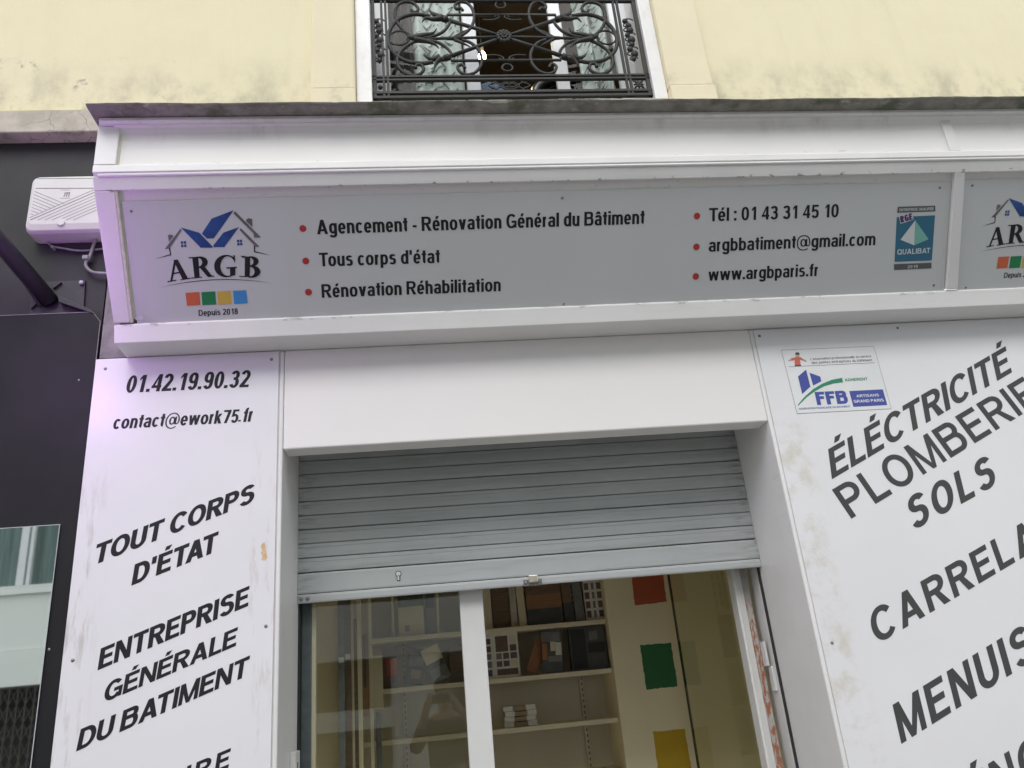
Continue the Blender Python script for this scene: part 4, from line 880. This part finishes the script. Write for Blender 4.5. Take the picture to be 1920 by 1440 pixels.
lf = thing('door_leaf', 'frameless glass door leaf standing wide open into the shop', 'door', (fx[0], YD + .05, .14))
pb = at(1281, 1260, 1.30); pa = Vector((fx[0] - .006, YD + .055, 0))
u = (Vector((pb.x, 1.30, 0)) - pa); Ld = u.length; u.normalize(); nn = Vector((-u.y, u.x, 0))
def vprism(mb, s0, s1, hw, z0, z1):
    return mb.prism([pa + u * s0 - nn * hw + Vector((0, 0, z0)), pa + u * s1 - nn * hw + Vector((0, 0, z0)), pa + u * s1 + nn * hw + Vector((0, 0, z0)), pa + u * s0 + nn * hw + Vector((0, 0, z0))], (0, 0, z1 - z0))
vprism(MB(), .001, Ld - .012, .004, .14, 2.28).build('glass', M['pane_leaf'], lf)
vprism(MB(), Ld - .0115, Ld, .005, .14, 2.28).build('edge_seal', M['dark_gap'], lf)

# ------------------------------------------------------------------ shop interior
YB = 1.80
room = thing('shop_interior', 'cream painted shop room with pier bearing three painted colour squares', 'room', (.4, 1.4, .12))
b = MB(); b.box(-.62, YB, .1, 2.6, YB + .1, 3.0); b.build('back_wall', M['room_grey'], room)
b = MB(); b.box(-.66, .621, .1, -.56, YB, 3.0); b.each('side_wall', M['room'], room)
b = MB(); b.box(2.6, .621, .1, 2.7, YB + .1, 3.0); b.each('side_wall', M['room'], room)
b = MB(); b.box(-.66, .621, 3.0, 2.7, YB + .1, 3.06); b.build('ceiling', M['ceiling'], room)
b = MB(); b.box(-.66, .601, .04, 2.7, YB + .1, .1); b.build('floor', M['floor_tile'], room)
YP = 1.46; p0 = at(1130, 1085, YP).x; 
b = MB(); b.box(p0, YP, .1, 2.0, YB - .001, 2.999); b.each('pier', M['room'], room)
def ragged(pts, n=14, a=.0022):
    out = []
    for i in range(len(pts)):
        p, q = Vector(pts[i]), Vector(pts[(i + 1) % len(pts)])
        for k in range(n): out.append(p + (q - p) * (k / n) + Vector((rnd.uniform(-a, a), 0, rnd.uniform(-a, a))))
    return out
for nm, mt, px in (('red_square', 'paint_red', ((1184, 1072), (1243, 1070), (1250, 1128), (1190, 1135))), ('green_square', 'paint_green', ((1200, 1210), (1258, 1205), (1271, 1287), (1212, 1293))), ('yellow_square', 'paint_yellow', ((1224, 1372), (1284, 1367), (1299, 1455), (1236, 1460)))):
    MB().face(ragged([at(x, y, YP - .001) for x, y in px])).build(nm, M[mt], room)
# shelving
YF, SXa, SXb = 1.5, -.42, p0 - .004
zsh = [at(1000, 1172, YF).z - .0, at(1000, 1266, YF).z, at(1000, 1361, YF).z]; zsh.append(2 * zsh[2] - zsh[1]); zsh.insert(0, 2 * zsh[0] - zsh[1])
su = thing('shelving_unit', 'cream wall shelving with slotted uprights at the back of the shop', 'shelves', (.25, 1.65, .1))
for z in zsh:
    MB().box(SXa, YF, z - .024, SXb, YB - .03, z).build('shelf', M['shelf'], su, bevel=.002)
for px in (1094, 760):
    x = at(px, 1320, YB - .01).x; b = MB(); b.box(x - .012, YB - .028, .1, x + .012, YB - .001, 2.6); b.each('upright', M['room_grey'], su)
    b = MB()
    for k in range(60): b.box(x - .003, YB - .0290, .7 + k * .03, x + .003, YB - .0281, .7 + k * .03 + .016)
    b.build('slot', M['card_black'], su)
Z = {i: zsh[i] + .001 for i in range(5)}        # shelf tops, 0 = uppermost
def item(name, label, cat, px0, px1, row, pytop, Y, th, mt, tilt=0, group=None, face=None, pyref=None):
    """an upright board, box or folder standing on a shelf; px are read at its front face"""
    z0 = Z[row] + (.0 if not tilt else abs(math.sin(R(tilt))) * .0); ref = pyref or (pytop + 30)
    xa, xb = at(px0, ref, Y).x, at(px1, ref, Y).x; z1 = at((px0 + px1) / 2, pytop, Y).z
    t = thing(name, label, cat, ((xa + xb) / 2, Y, z0), group)
    w_, h_ = xb - xa, z1 - z0
    body = MB().box(xa, Y, z0, xb, Y + th, z1).build('body', M[mt], t, bevel=.002)
    if face:
        byc = {}
        for mt2, u0, v0, u1, v1 in face:
            byc.setdefault(mt2, MB()).box(xa + w_ * u0, Y - .0015, z0 + h_ * v0, xa + w_ * u1, Y - .0002, z0 + h_ * v1)
        for mt2, mb in byc.items(): mb.each('printed_face' if mt2.startswith('card') else 'swatch', M[mt2], t)
    if tilt:
        c_ = R(tilt); t.rotation_euler = (0, c_, 0)
        t.location.z += abs(math.sin(c_)) * w_ / 2
    return t
YI = 1.54
item('sample_board', 'cream edged sample board next to the white mullion on the upper shelf', 'board', 902, 919, 1, 1080, YI, .02, 'card_cream')
item('sample_board', 'plain dark brown wood board on the upper shelf near the mullion', 'board', 920, 953, 1, 1080, YI + .02, .02, 'wood_dark')
item('sample_board', 'stone-speckled pale board right of the plain brown one on the upper shelf', 'board', 954, 966, 1, 1080, YI, .03, 'ledge')
item('sample_board', 'narrow cream board beside the big banded wood sample', 'board', 969, 983, 1, 1080, YI, .03, 'card_cream', tilt=-1.5)
item('sample_board', 'wide sample board banded dark, orange brown and green black on the upper shelf', 'board', 985, 1051, 1, 1080, YI, .03, 'card_black', face=[('wood_mid', 0, .33, 1, .62), ('wood_dark', 0, .62, 1, 1)])
item('sample_board', 'narrow brown and dark sample board left of the grey one on the upper shelf', 'board', 1054, 1072, 1, 1075, YI, .02, 'card_black', tilt=-2, face=[('wood_dark', 0, .4, 1, 1)])
item('sample_board', 'plain dark grey board beside the oval colour chart on the upper shelf', 'board', 1074, 1091, 1, 1075, YI, .02, 'card_grey', tilt=-2)
item('colour_chart', 'pale colour chart with dark oval swatches at the end of the upper shelf', 'colour chart', 1093, 1129, 1, 1072, YI, .02, 'bubble',
     face=[('swatch_brown', .05 + .32 * i, .06 + .19 * j, .28 + .32 * i, .20 + .19 * j) for i in range(3) for j in range(5) if i != 1] + [('card_grey', .42, .06 + .19 * j, .55, .20 + .19 * j) for j in range(5)])
item('colour_chart', 'white chart of brown and grey paint swatches on the middle shelf', 'colour chart', 907, 972, 2, 1184, YI, .025, 'bubble',
     face=[('swatch_brown', .02, .74, .20, .86), ('swatch_brown', .02, .57, .20, .70), ('card_grey', .02, .41, .20, .53), ('card_grey', .02, .24, .20, .37), ('card_black', .02, .06, .20, .19), ('swatch_brown', .34, .56, .70, .90), ('card_cream', .75, .74, .94, .90), ('swatch_brown', .75, .56, .94, .70),
           ('card_grey', .34, .40, .50, .53), ('swatch_brown', .54, .40, .71, .53), ('swatch_brown', .75, .40, .94, .53), ('swatch_brown', .34, .24, .50, .36), ('swatch_brown', .54, .24, .71, .36), ('card_cream', .75, .24, .94, .36), ('swatch_brown', .34, .06, .94, .19)])
item('sample_folder', 'tilted orange-brown folder leaning between chart and collage folder on the middle shelf', 'folder', 983, 1006, 2, 1200, YI + .03, .02, 'wood_orange', tilt=24)
item('sample_folder', 'black folder with a cut paper collage on the middle shelf', 'folder', 1013, 1052, 2, 1182, YI - .02, .02, 'card_black', tilt=3,
     face=[('card_grey', .0, .72, .9, .95), ('wood_orange', .02, .30, .25, .68), ('card_cream', .42, .50, .68, .72), ('bubble', .66, .40, .95, .70), ('card_grey', .30, .25, .95, .38)])
item('sample_case', 'large black sample case at the right end of the middle shelf', 'case', 1068, 1136, 2, 1174, YI, .05, 'card_black', face=[('dark_gap', .04, .05, .44, .95), ('card_grey', .55, .68, .78, .88), ('dark_gap', .50, .38, .96, .62)])
for k in range(4):
    x0_, x1_ = at(945 + 1.5 * (k % 3), 1350, YI).x, at(1008 - 2 * (k % 2), 1350, YI).x; z = Z[3] + k * .0265
    t = thing('wrapped_bundle', ['lowest of the four flat brown bundles stacked on the lower shelf', 'second bundle from the bottom of the stack on the lower shelf', 'third bundle from the bottom of the stack on the lower shelf', 'topmost of the four flat brown bundles stacked on the lower shelf'][k], 'parcel', ((x0_ + x1_) / 2, YI, z), 'stack of white-ended bundles')
    MB().box(x0_ + .03, YI, z, x1_ - .03, YI + .14, z + .0225).build('body', M['kraft'], t, bevel=.002)
    for a_, b_ in ((x0_, x0_ + .052), (x1_ - .052, x1_)): MB().box(a_, YI - .004, z - .0005, b_, YI + .144, z + .0255).build('wrapping', M['bubble'], t, bevel=.003)
# left half of the shelves, behind the pane
item('binder', 'box file with a green picture and cream card on the upper left shelf', 'binder', 746, 794, 1, 1104, YI, .06, 'card_cream', face=[('card_green', .0, .62, 1, 1), ('card_grey', .25, .10, .42, .22)])
item('sample_board', 'cream upright divider left of the green picture file', 'board', 733, 738, 1, 1095, YI, .1, 'card_cream')
item('sample_board', 'grey photographic board right of the green picture file', 'board', 796, 815, 1, 1100, YI, .03, 'card_grey', face=[('card_black', .05, .55, .95, .95)])
item('sample_board', 'cream upright divider on the upper shelf just left of the mullion', 'board', 817, 822, 1, 1095, YI, .1, 'card_cream')
item('sample_folder', 'dark red-brown folder behind the cream strip on the left of the middle shelf', 'folder', 716, 746, 2, 1212, YI, .04, 'swatch_brown', face=[('paint_red', .3, .3, .95, .7)])
item('sample_folder', 'tilted black folder with a brown picture behind the pane', 'folder', 756, 792, 2, 1218, YI - .02, .02, 'card_black', tilt=10, face=[('kraft', .3, .15, .8, .4), ('card_grey', .1, .5, .9, .85)])
item('sample_folder', 'tilted cream and grey booklet left of the mullion on the middle shelf', 'folder', 812, 846, 2, 1212, YI - .03, .02, 'card_grey', tilt=-22, face=[('card_cream', .0, .55, 1, .98), ('card_black', .0, .38, 1, .55)])
item('storage_box', 'dark brown box behind the tilted booklet next to the mullion', 'box', 842, 880, 2, 1208, YI + .03, .1, 'wood_dark')
# upright sample boards along the left wall
for k, (pa_, pb_, py0, py1, mt, Yk, lab) in enumerate(((634, 646, 1090, 1520, 'card_grey', .72, 'narrow grey upright board nearest the pane in the left display row'), (646, 658, 1090, 1500, 'wood_dark', .80, 'dark wood plank second in the left display row'), (659, 663, 1095, 1500, 'card_cream', .86, 'thin cream edge strip between two dark planks'),
                                            (663, 670, 1160, 1510, 'wood_dark', .92, 'slim dark plank right of the thin cream strip'), (670, 678, 1100, 1480, 'room', .98, 'pale cream plank in the middle of the left display row'), (679, 691, 1190, 1345, 'wood_mid', 1.04, 'short brown sample with black stripe in the left display row'),
                                            (692, 698, 1080, 1530, 'shelf', 1.10, 'tall cream plank behind the short brown sample'), (697, 717, 1230, 1330, 'card_cream', 1.16, 'broad cream panel standing out at the right of the left display row'), (702, 712, 1335, 1520, 'card_grey', 1.2, 'dark grey plank below the broad cream panel'))):
    xa_, xb_ = at(pa_, 1250, Yk).x, at(pb_, 1250, Yk).x; za, zb_ = at(pa_, py1, Yk).z, at(pa_, py0, Yk).z
    t = thing('display_plank', lab, 'sample plank', ((xa_ + xb_) / 2, Yk, za), 'sample planks along the left wall')
    MB().box(xa_, Yk, za, xb_, Yk + .018, zb_).build('plank', M[mt], t, bevel=.002)
    if k == 5: MB().box(xa_ + (xb_ - xa_) * .25, Yk - .0015, za + (zb_ - za) * .35, xa_ + (xb_ - xa_) * .6, Yk - .0002, zb_ - .01).build('stripe', M['card_black'], t)
    if k in (0, 1): MB().box(xa_ + .003, Yk - .0015, za + (zb_ - za) * .62, xb_ - .002, Yk - .0002, za + (zb_ - za) * .645).build('label_strip', M['bubble'], t)
t = thing('display_rail', 'cream rail carrying the sample planks along the left shop wall', 'rail', (-.45, .9, .1))
MB().box(-.558, .64, 1.0, -.53, 1.4, 1.03).build('rail_bar', M['shelf'], t, bevel=.003); MB().box(-.558, .64, 2.25, -.53, 1.4, 2.28).build('rail_bar', M['shelf'], t, bevel=.003)

# ================================================================== the neighbouring shop on the left
nb = thing('neighbour_facade', 'dark anthracite clad shop facade left of the white shopfront', 'facade', (-2.5, .04, 0))
xu = at(201, 560, .04).x
zledge = at(100, 247, -.032).z
b = MB(); b.box(-7, .040, 2.6, xu, .075, zledge - .001); b.build('upper_cladding', M['clad'], nb, bevel=.002)
zl = at(100, 588, .004).z; zc_ = at(195, 603, .004).z; xc = at(174, 585, .004).x; xe = -1.2905
b = MB(); b.prism([(-7, .004, -.1), (xe, .004, -.1), (xe, .004, zc_), (xc, .004, zl), (-7, .004, zl)], (0, .035, 0)); b.build('lower_panel', M['clad2'], nb)
b = MB(); b.tube([(-7, .0035, zl), (xc, .0035, zl), (xe, .0035, zc_), (xe, .0035, 2.95)], .0016, 6); b.build('panel_edge', M['clad_edge'], nb)
for c in ((148, 713), (92, 1218)): screw(nb, at(*c, .004), OUT, .005)
xm = at(112, 985, -.002).x; zm = at(60, 987, -.002).z
mi = thing('mirror_glass', 'mirrored window glass set in the dark facade, showing the house opposite', 'window glass', (-2, 0, .4))
MB().box(-3.2, -.002, .45, xm, .0035, zm).build('glass', M['mirror'], mi)
b = MB(); b.tube([(-3.2, -.002, zm), (xm, -.002, zm), (xm, -.002, .45)], .0018, 6); b.build('edge', M['badge_light'], mi)
b = MB(); b.box(PX0 + .002, .002, 2.974, X0 + .06, .11, 3.72); b.build('gap_wall', M['gap'], bld)
# alarm siren box
YA = -.055
q0, q1 = at(57, 370, YA), at(100, 329, YA); zt0, zb0 = q1.z, at(100, 433, YA).z; xa0 = at(45, 420, YA).x; xa1 = xa0 + .33
ab = thing('alarm_box', 'white alarm siren box with chevron ribs, half hidden behind the fascia end', 'alarm box', ((xa0 + xa1) / 2, .0, zb0))
def rrect(x0, z0, x1, z1, r, y, n=5):
    out = []
    for cx, cz, a0 in ((x1 - r, z1 - r, 0), (x0 + r, z1 - r, 90), (x0 + r, z0 + r, 180), (x1 - r, z0 + r, 270)):
        out += [(cx + r * math.cos(R(a0 + 90 * i / n)), y, cz + r * math.sin(R(a0 + 90 * i / n))) for i in range(n + 1)]
    return out
rings = [rrect(xa0, zb0, xa1, zt0, .03, .039), rrect(xa0, zb0, xa1, zt0, .03, YA + .02), rrect(xa0 + .004, zb0 + .008, xa1 - .004, zt0 - .003, .03, YA + .006), rrect(xa0 + .016, zb0 + .035, xa1 - .016, zt0 - .014, .022, YA)]
k = len(rings[0]); vs = [p for r_ in rings for p in r_]
fs = [(i * k + j, i * k + (j + 1) % k, (i + 1) * k + (j + 1) % k, (i + 1) * k + j) for i in range(3) for j in range(k)] + [tuple(range(3 * k, 4 * k))]
MB().add(vs, fs).build('case', M['plastic'], ab, False, .003)
AX = lambda x, y, l=0: at(20 + x / 8.47, 310 + y / 8.47, YA - .0006 - l)
b = MB()
def groove(p, q, w_=4):
    b.face([AX(p[0], p[1] - w_), AX(q[0], q[1] - w_), AX(q[0], q[1] + w_), AX(p[0], p[1] + w_)])
for i in range(8): groove((378 - 9 * i, 412 + 51 * i), (850 - 70 * i - (0 if i else 0), 608 + 24.5 * i))
for i in range(9):
    xs_a, ys_a = 300 + 8 * i + max(0, i - 2) * 105, 868 if i else 830
    groove((xs_a, ys_a), (1500, (828 if not i else 868) - (1500 - xs_a) * .432))
groove((400, 365), (1500, 362), 5); groove((420, 208), (1500, 205), 4)
b.build('groove', M['grey_logo'], ab)
b = MB(); c = AX(800, 905); b.tube([c + Vector((0, .02, 0)), c + Vector((0, -.004, 0))], .0165, 20); b.build('button', M['plastic'], ab, bevel=.002)
b = MB()
for i in range(3): b.face([AX(835 + 38 * i, 500), AX(850 + 38 * i, 500), AX(885 + 30 * i, 430), AX(868 + 30 * i, 430)])
b.face([AX(850, 445), AX(860, 432), AX(945, 426), AX(940, 440)]); b.face([AX(790, 388), AX(950, 388), AX(950, 393), AX(790, 393)]); b.face([AX(785, 520), AX(940, 518), AX(940, 524), AX(785, 526)])
b.build('embossed_emblem', M['grey_logo'], ab)
cb = thing('cable', 'grey conduit pair sagging under the white alarm box', 'cable', at(150, 470, .02))
b = MB(); b.tube(curve([at(x, y, .025) for x, y in ((84, 442), (88, 452), (97, 461), (115, 465), (150, 470), (190, 467), (215, 462))], 6), .0045, 8); b.build('thin_cable', M['cable'], cb, True)
b = MB(); b.tube(curve([at(x, y, .015) for x, y in ((182, 436), (176, 458), (168, 482), (162, 490), (161, 498), (168, 507), (182, 512), (215, 513))], 6), .007, 8); b.build('conduit', M['cable'], cb, True)
b = MB(); p = at(161, 484, .012); b.box(p.x - .011, .0, p.z - .009, p.x + .012, .036, p.z + .009); p = at(99, 464, .02); b.box(p.x - .006, .012, p.z - .005, p.x + .006, .038, p.z + .006); b.each('clip', M['cable'], cb, bevel=.002)
# awning arm with its wall plate
br = thing('awning_bracket', 'dark painted steel awning arm with bolted square wall plate', 'bracket', at(100, 560, .03))
YBk = .030
b = MB(); b.prism([at(x, y, YBk) for x, y in ((52, 640), (153, 640), (160, 525), (58, 529))], (0, .0095, 0)); b.build('wall_plate', M['steel_dark'], br, bevel=.002)
e0, e1 = at(96, 566, .03), at(-70, 372, -.30)
e1 = e0 + (e1 - e0) * 1.5
b = MB(); b.tube([e0, e0 + (e1 - e0) * .5, e1], .033, 20); b.build('arm', M['steel_dark'], br, True)
b = MB(); b.box(-5.2, e1.y - .05, e1.z - .05, e1.x + .05, e1.y + .04, e1.z + .05); b.build('front_bar', M['steel_dark'], br, bevel=.01)
b = MB(); b.tube([Vector((-4.2, .03, e0.z)), Vector((-4.6, e1.y, e1.z))], .033, 20); b.build('arm', M['steel_dark'], br, True)
b = MB(); b.tube([e0 + Vector((-.028, -.02, -.03)), at(52, 520, -.03) + Vector((-.012, 0, -.022)), at(2, 470, -.13) + Vector((0, 0, -.02))], .007, 8); b.build('weld_rib', M['steel_dark'], br, True)
b = MB(); b.prism([at(106, 552, .0), at(170, 580, .0), at(176, 588, .0), at(110, 566, .0)], (0, .038, 0)); b.each('gusset', M['steel_dark'], br, bevel=.002)
b = MB(); b.prism([at(96, 536, .02), at(112, 526, .02), at(115, 529, .02), at(100, 540, .02)], (0, .02, 0)); b.prism([at(55, 574, .02), at(72, 559, .02), at(75, 563, .02), at(58, 578, .02)], (0, .02, 0)); b.each('gusset', M['steel_dark'], br)
MB().tube([at(152, 529, .030), at(152, 529, .018)], .0095, 6).dome(at(152, 529, .019), OUT, .0065, .004).build('bolt', M['badge_light'], br)
# purple tube lamp of the neighbour (its glow falls on the end of the fascia)
l0, l1 = Vector((-1.455, -.60, 3.02)), Vector((-1.70, -.60, 3.02))
ld = thing('neon_tube', 'purple neon tube lamp held out in front of the dark neighbouring shop', 'lamp', (l0 + l1) / 2)
MB().tube([l0, l1], .014, 12).build('tube', emit('purple_neon', (.50, .10, 1.0), 6), ld, True)
MB().tube([l0 + Vector((.03, 0, 0)), l0 + Vector((-.006, 0, 0))], .018, 12).build('end_cap', M['steel_dark'], ld)
MB().tube([l1 + Vector((.006, 0, 0)), l1 - Vector((.03, 0, 0))], .018, 12).build('end_cap', M['steel_dark'], ld)
MB().tube([l1 + Vector((-.015, 0, 0)), l1 + Vector((-.015, .40, .02)), (l1.x - .015, .005, l1.z - .10)], .008, 8).build('support_arm', M['steel_dark'], ld, True)
nl = bpy.data.lights.new('neon_light', 'POINT'); nl.energy = 4.0; nl.color = (.64, .18, 1.0); nl.shadow_soft_size = .10
no = bpy.data.objects.new('neon_light', nl); C.objects.link(no); no.location = (l0 + l1) / 2 + Vector((.03, -.02, .0))

# ================================================================== the house opposite (seen in the mirror and in the panes)
YO = -10.0
ho = thing('house_opposite', 'pale rendered house across the street seen in the mirrored glass', 'building', (0, YO, 0))
zsill = at(50, 1105, 10).z; zline = at(50, 1217, 10).z; zgate = at(50, 1285, 10).z
openings = []          # x0, x1, z0, z1
wxc = at(36, 1050, 10).x; NW = 7; wins = [wxc + 2.95 * i for i in range(-2, 6)]
b = MB()
zf = [zsill + 3.0 * k for k in range(2)]
b.box(-14, YO - .4, zsill - .06, 14, YO, zsill); 
for k, z in enumerate(zf):
    xs_ = [-14] + [v for x in wins for v in (x - .92, x + .92)] + [14]
    for i in range(0, len(xs_), 2): b.box(xs_[i], YO - .4, z, xs_[i + 1], YO, z + 1.7)
    b.box(-14, YO - .4, z + 1.7, 14, YO, z + 3.0 if k < 1 else z + 2.4)
b.box(-14, YO - .4, zline, 14, YO, zsill - .06); b.box(-14, YO - .4, zgate, 14, YO + .03, zline - .006)
b.build('wall', M['wall_opp'], ho)
b = MB()
for x0_, x1_ in ((-14, -9.2), (-5.2, -3.2), (-.75, -.05), (2.6, 3.2), (6, 14)): b.box(x0_, YO - .4, -.1, x1_, YO, zgate - .002)
b.box(-3.2, YO - .4, 1.25, -.75, YO - .02, 1.55); b.build('ground_wall', M['wall_opp'], ho)
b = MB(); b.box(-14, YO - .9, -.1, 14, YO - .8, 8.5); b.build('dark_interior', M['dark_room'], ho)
for x in wins:
    for z in zf:
        fr = MB(); fr.box(x - .92, YO - .16, z, x - .84, YO - .08, z + 1.7); fr.box(x + .84, YO - .16, z, x + .92, YO - .08, z + 1.7); fr.box(x - .84, YO - .16, z, x + .84, YO - .08, z + .08); fr.box(x - .84, YO - .16, z + 1.62, x + .84, YO - .08, z + 1.7)
        fr.box(x - .045, YO - .15, z + .08, x + .065, YO - .07, z + 1.62); fr.box(x + .10, YO - .158, z + .08, x + .15, YO - .075, z + 1.62)
        f = fr.build('window', M['upvc'], ho)
        MB().box(x - .84, YO - .125, z + .08, x + .84, YO - .12, z + 1.62).build('pane', M['pane_up'], f)
        cu = MB(); vs = []
        for i in range(41): vs += [(x - .84 + i * .042, YO - .30 + .03 * math.sin(i * 1.3), z), (x - .84 + i * .042, YO - .30 + .03 * math.sin(i * 1.3), z + 1.7)]
        cu.add(vs, [(2 * i, 2 * i + 2, 2 * i + 3, 2 * i + 1) for i in range(40) if not 17 <= i <= 20]); cu.build('net_curtain', M['net'], f)
        MB().box(x - 1.0, YO - .1, z - .075, x + 1.0, YO + .09, z - .0).build('window_sill', M['wall_opp'], ho)
gt = thing('folding_gate', 'dark folding lattice gate closing the shop opposite', 'gate', (-7.2, YO - .1, 0))
b = MB(); bars = []
for i in range(34):
    x = -9.2 + i * .12; b.box(x - .008, YO - .11, 0, x + .008, YO - .095, zgate - .02)
    for j in range(9):
        z = .05 + j * .25
        b.tube([(x, YO - .092, z), (x + .12, YO - .092, z + .25)], .006, 4); b.tube([(x + .12, YO - .112, z), (x, YO - .112, z + .25)], .006, 4)
b.build('lattice', M['gate'], gt); MB().box(-9.2, YO - .13, zgate - .03, -5.2, YO - .08, zgate - .004).build('head_track', M['gate'], gt)
for x in (-8.0, -6.52): MB().box(x - .035, YO - .13, 0, x + .035, YO - .08, zgate - .035).build('gate_post', M['kerb'], gt)
fs_ = thing('shop_window_opposite', 'wide dark shop window of the house across the street', 'window', (1, YO, 0))
b = MB(); b.box(-3.2, YO - .2, .3, -.75, YO - .19, zgate - .01); b.box(-.05, YO - .2, .3, 2.6, YO - .19, zgate - .01); b.box(3.2, YO - .2, .3, 6, YO - .19, zgate - .01); b.each('pane', M['pane_up'], fs_)
b = MB()
for x in (-3.17, -.78, -.02, 1.2, 2.57, 3.23, 4.6, 5.97): b.box(x - .03, YO - .22, .3, x + .03, YO - .15, zgate - .01)
b.each('mullion', M['upvc'], fs_)

# ================================================================== the photographer, met only as a reflection in the pane
pe = thing('person', 'photographer in a dark jacket holding up a phone, mirrored faintly in the shop pane', 'person', (.02, -3.45, 0))
def skin(name, joints, edges, mt, parent, root=0, sub=2):
    me = bpy.data.meshes.new(name); me.from_pydata([j[0] for j in joints], edges, []); me.update(); me.materials.append(mt)
    o = bpy.data.objects.new(name, me); C.objects.link(o); o.parent = parent; o.location = -parent.location
    s = o.modifiers.new('skin', 'SKIN')
    if not me.skin_vertices: me.attributes.new('x', 'FLOAT', 'POINT'); 
    sv = me.skin_vertices[0].data if me.skin_vertices else None
    if sv is None: return o
    for i, j in enumerate(joints):
        r_ = j[1]; sv[i].radius = (r_, r_) if not isinstance(r_, tuple) else r_; sv[i].use_root = i == root
    s2 = o.modifiers.new('smooth', 'SUBSURF'); s2.levels = sub; s2.render_levels = sub; me.shade_smooth()
    return o
M['jacket'] = mat('dark_jacket', (.06, .062, .07), (.045, .047, .052), 12, .8)
M['trousers'] = mat('dark_trousers', (.05, .055, .075), None, 12, .85)
M['skin'] = mat('skin', (.52, .34, .25), (.48, .30, .22), 8, .5)
M['hair'] = mat('dark_hair', (.03, .024, .02), None, 60, .7)
M['phone'] = mat('dark_phone', (.03, .03, .035), None, 10, .2)
py = -3.48; ox_ = .03
J = [((ox_, py, .96), (.15, .11)), ((ox_, py + .01, 1.14), (.14, .105)), ((ox_, py + .02, 1.32), (.165, .115)), ((ox_, py + .02, 1.44), (.09, .08)), ((ox_, py + .03, 1.51), .055), ((ox_, py + .05, 1.58), (.072, .085)), ((ox_, py + .05, 1.66), (.076, .092)), ((ox_, py + .04, 1.73), (.055, .065))]
Ed = [(i, i + 1) for i in range(7)]
for s in (1, -1):
    n0 = len(J)
    J += [((ox_ + s * .17, py + .02, 1.40), .062), ((ox_ + s * .27, py + .12, 1.21), .046), ((ox_ + s * .185, py + .30, 1.42), .036), ((s * .118, py + .425, 1.555), .028), ((s * .098, py + .445, 1.60), (.022, .036))]
    Ed += [(3, n0), (n0, n0 + 1), (n0 + 1, n0 + 2), (n0 + 2, n0 + 3), (n0 + 3, n0 + 4)]
    l0_ = len(J)
    J += [((ox_ + s * .10, py, .88), .095), ((ox_ + s * .11, py + .01, .50), .062), ((ox_ + s * .11, py - .01, .10), .045), ((ox_ + s * .12, py + .13, .04), (.04, .03))]
    Ed += [(0, l0_), (l0_, l0_ + 1), (l0_ + 1, l0_ + 2), (l0_ + 2, l0_ + 3)]
skin('body', J, Ed, M['skin'], pe)
big = [(p, (tuple(v * 1.16 for v in r_) if isinstance(r_, tuple) else r_ * 1.3)) for p, r_ in J]
idx = [0, 1, 2, 3] + [8, 9, 10] + [17, 18, 19]
skin('jacket', [big[i] for i in idx], [(0, 1), (1, 2), (2, 3), (3, 4), (4, 5), (5, 6), (3, 7), (7, 8), (8, 9)], M['jacket'], pe)
idx = [0] + [13, 14, 15] + [22, 23, 24]
skin('trousers', [big[i] for i in idx], [(0, 1), (1, 2), (2, 3), (0, 4), (4, 5), (5, 6)], M['trousers'], pe)
b = MB(); b.ball((ox_, py + .03, 1.70), .098, (.92, 1.05, .85), 16); b.build('hair', M['hair'], pe, True)
b = MB(); b.ball((ox_, py + .147, 1.615), .016, (.8, 1.1, 1.3), 8)
for s in (1, -1): b.ball((ox_ + s * .078, py + .045, 1.62), .026, (.4, .7, 1.2), 8)
b.build('face_feature', M['skin'], pe, True)
b = MB()
for s in (1, -1): b.ball((ox_ + s * .03, py + .132, 1.645), .010, (1.2, .6, .7), 8)
b.box(ox_ - .024, py + .128, 1.572, ox_ + .024, py + .137, 1.580); b.build('eye', M['hair'], pe)
for s in (1, -1):             # thumb behind, four fingers over the edge of the phone
    b = MB()
    for k, L in enumerate((.050, .056, .052, .042)):
        z = 1.642 - k * .019; b.tube(curve([(s * .100, py + .440, z - .01), (s * .104, py + .456, z), (s * .092, py + .4635, z + .002), (s * (.092 - L * .45), py + .4655, z + .002)], 3), .0078, 8, False, .006)
    b.tube(curve([(s * .096, py + .430, 1.575), (s * .082, py + .436, 1.575), (s * .058, py + .444, 1.582)], 3), .010, 8, False, .007)
    b.build('finger', M['skin'], pe, True)
ph = thing('phone', 'dark phone held sideways by the photographer, seen only mirrored', 'phone', (0, py + .458, 1.6))
MB().box(-.079, py + .4505, 1.565, .075, py + .4585, 1.636).build('case', M['phone'], ph, bevel=.006)
MB().tube([(0, py + .4588, 1.6), (0, py + .462, 1.6)], .009, 16).build('lens', M['phone'], ph)
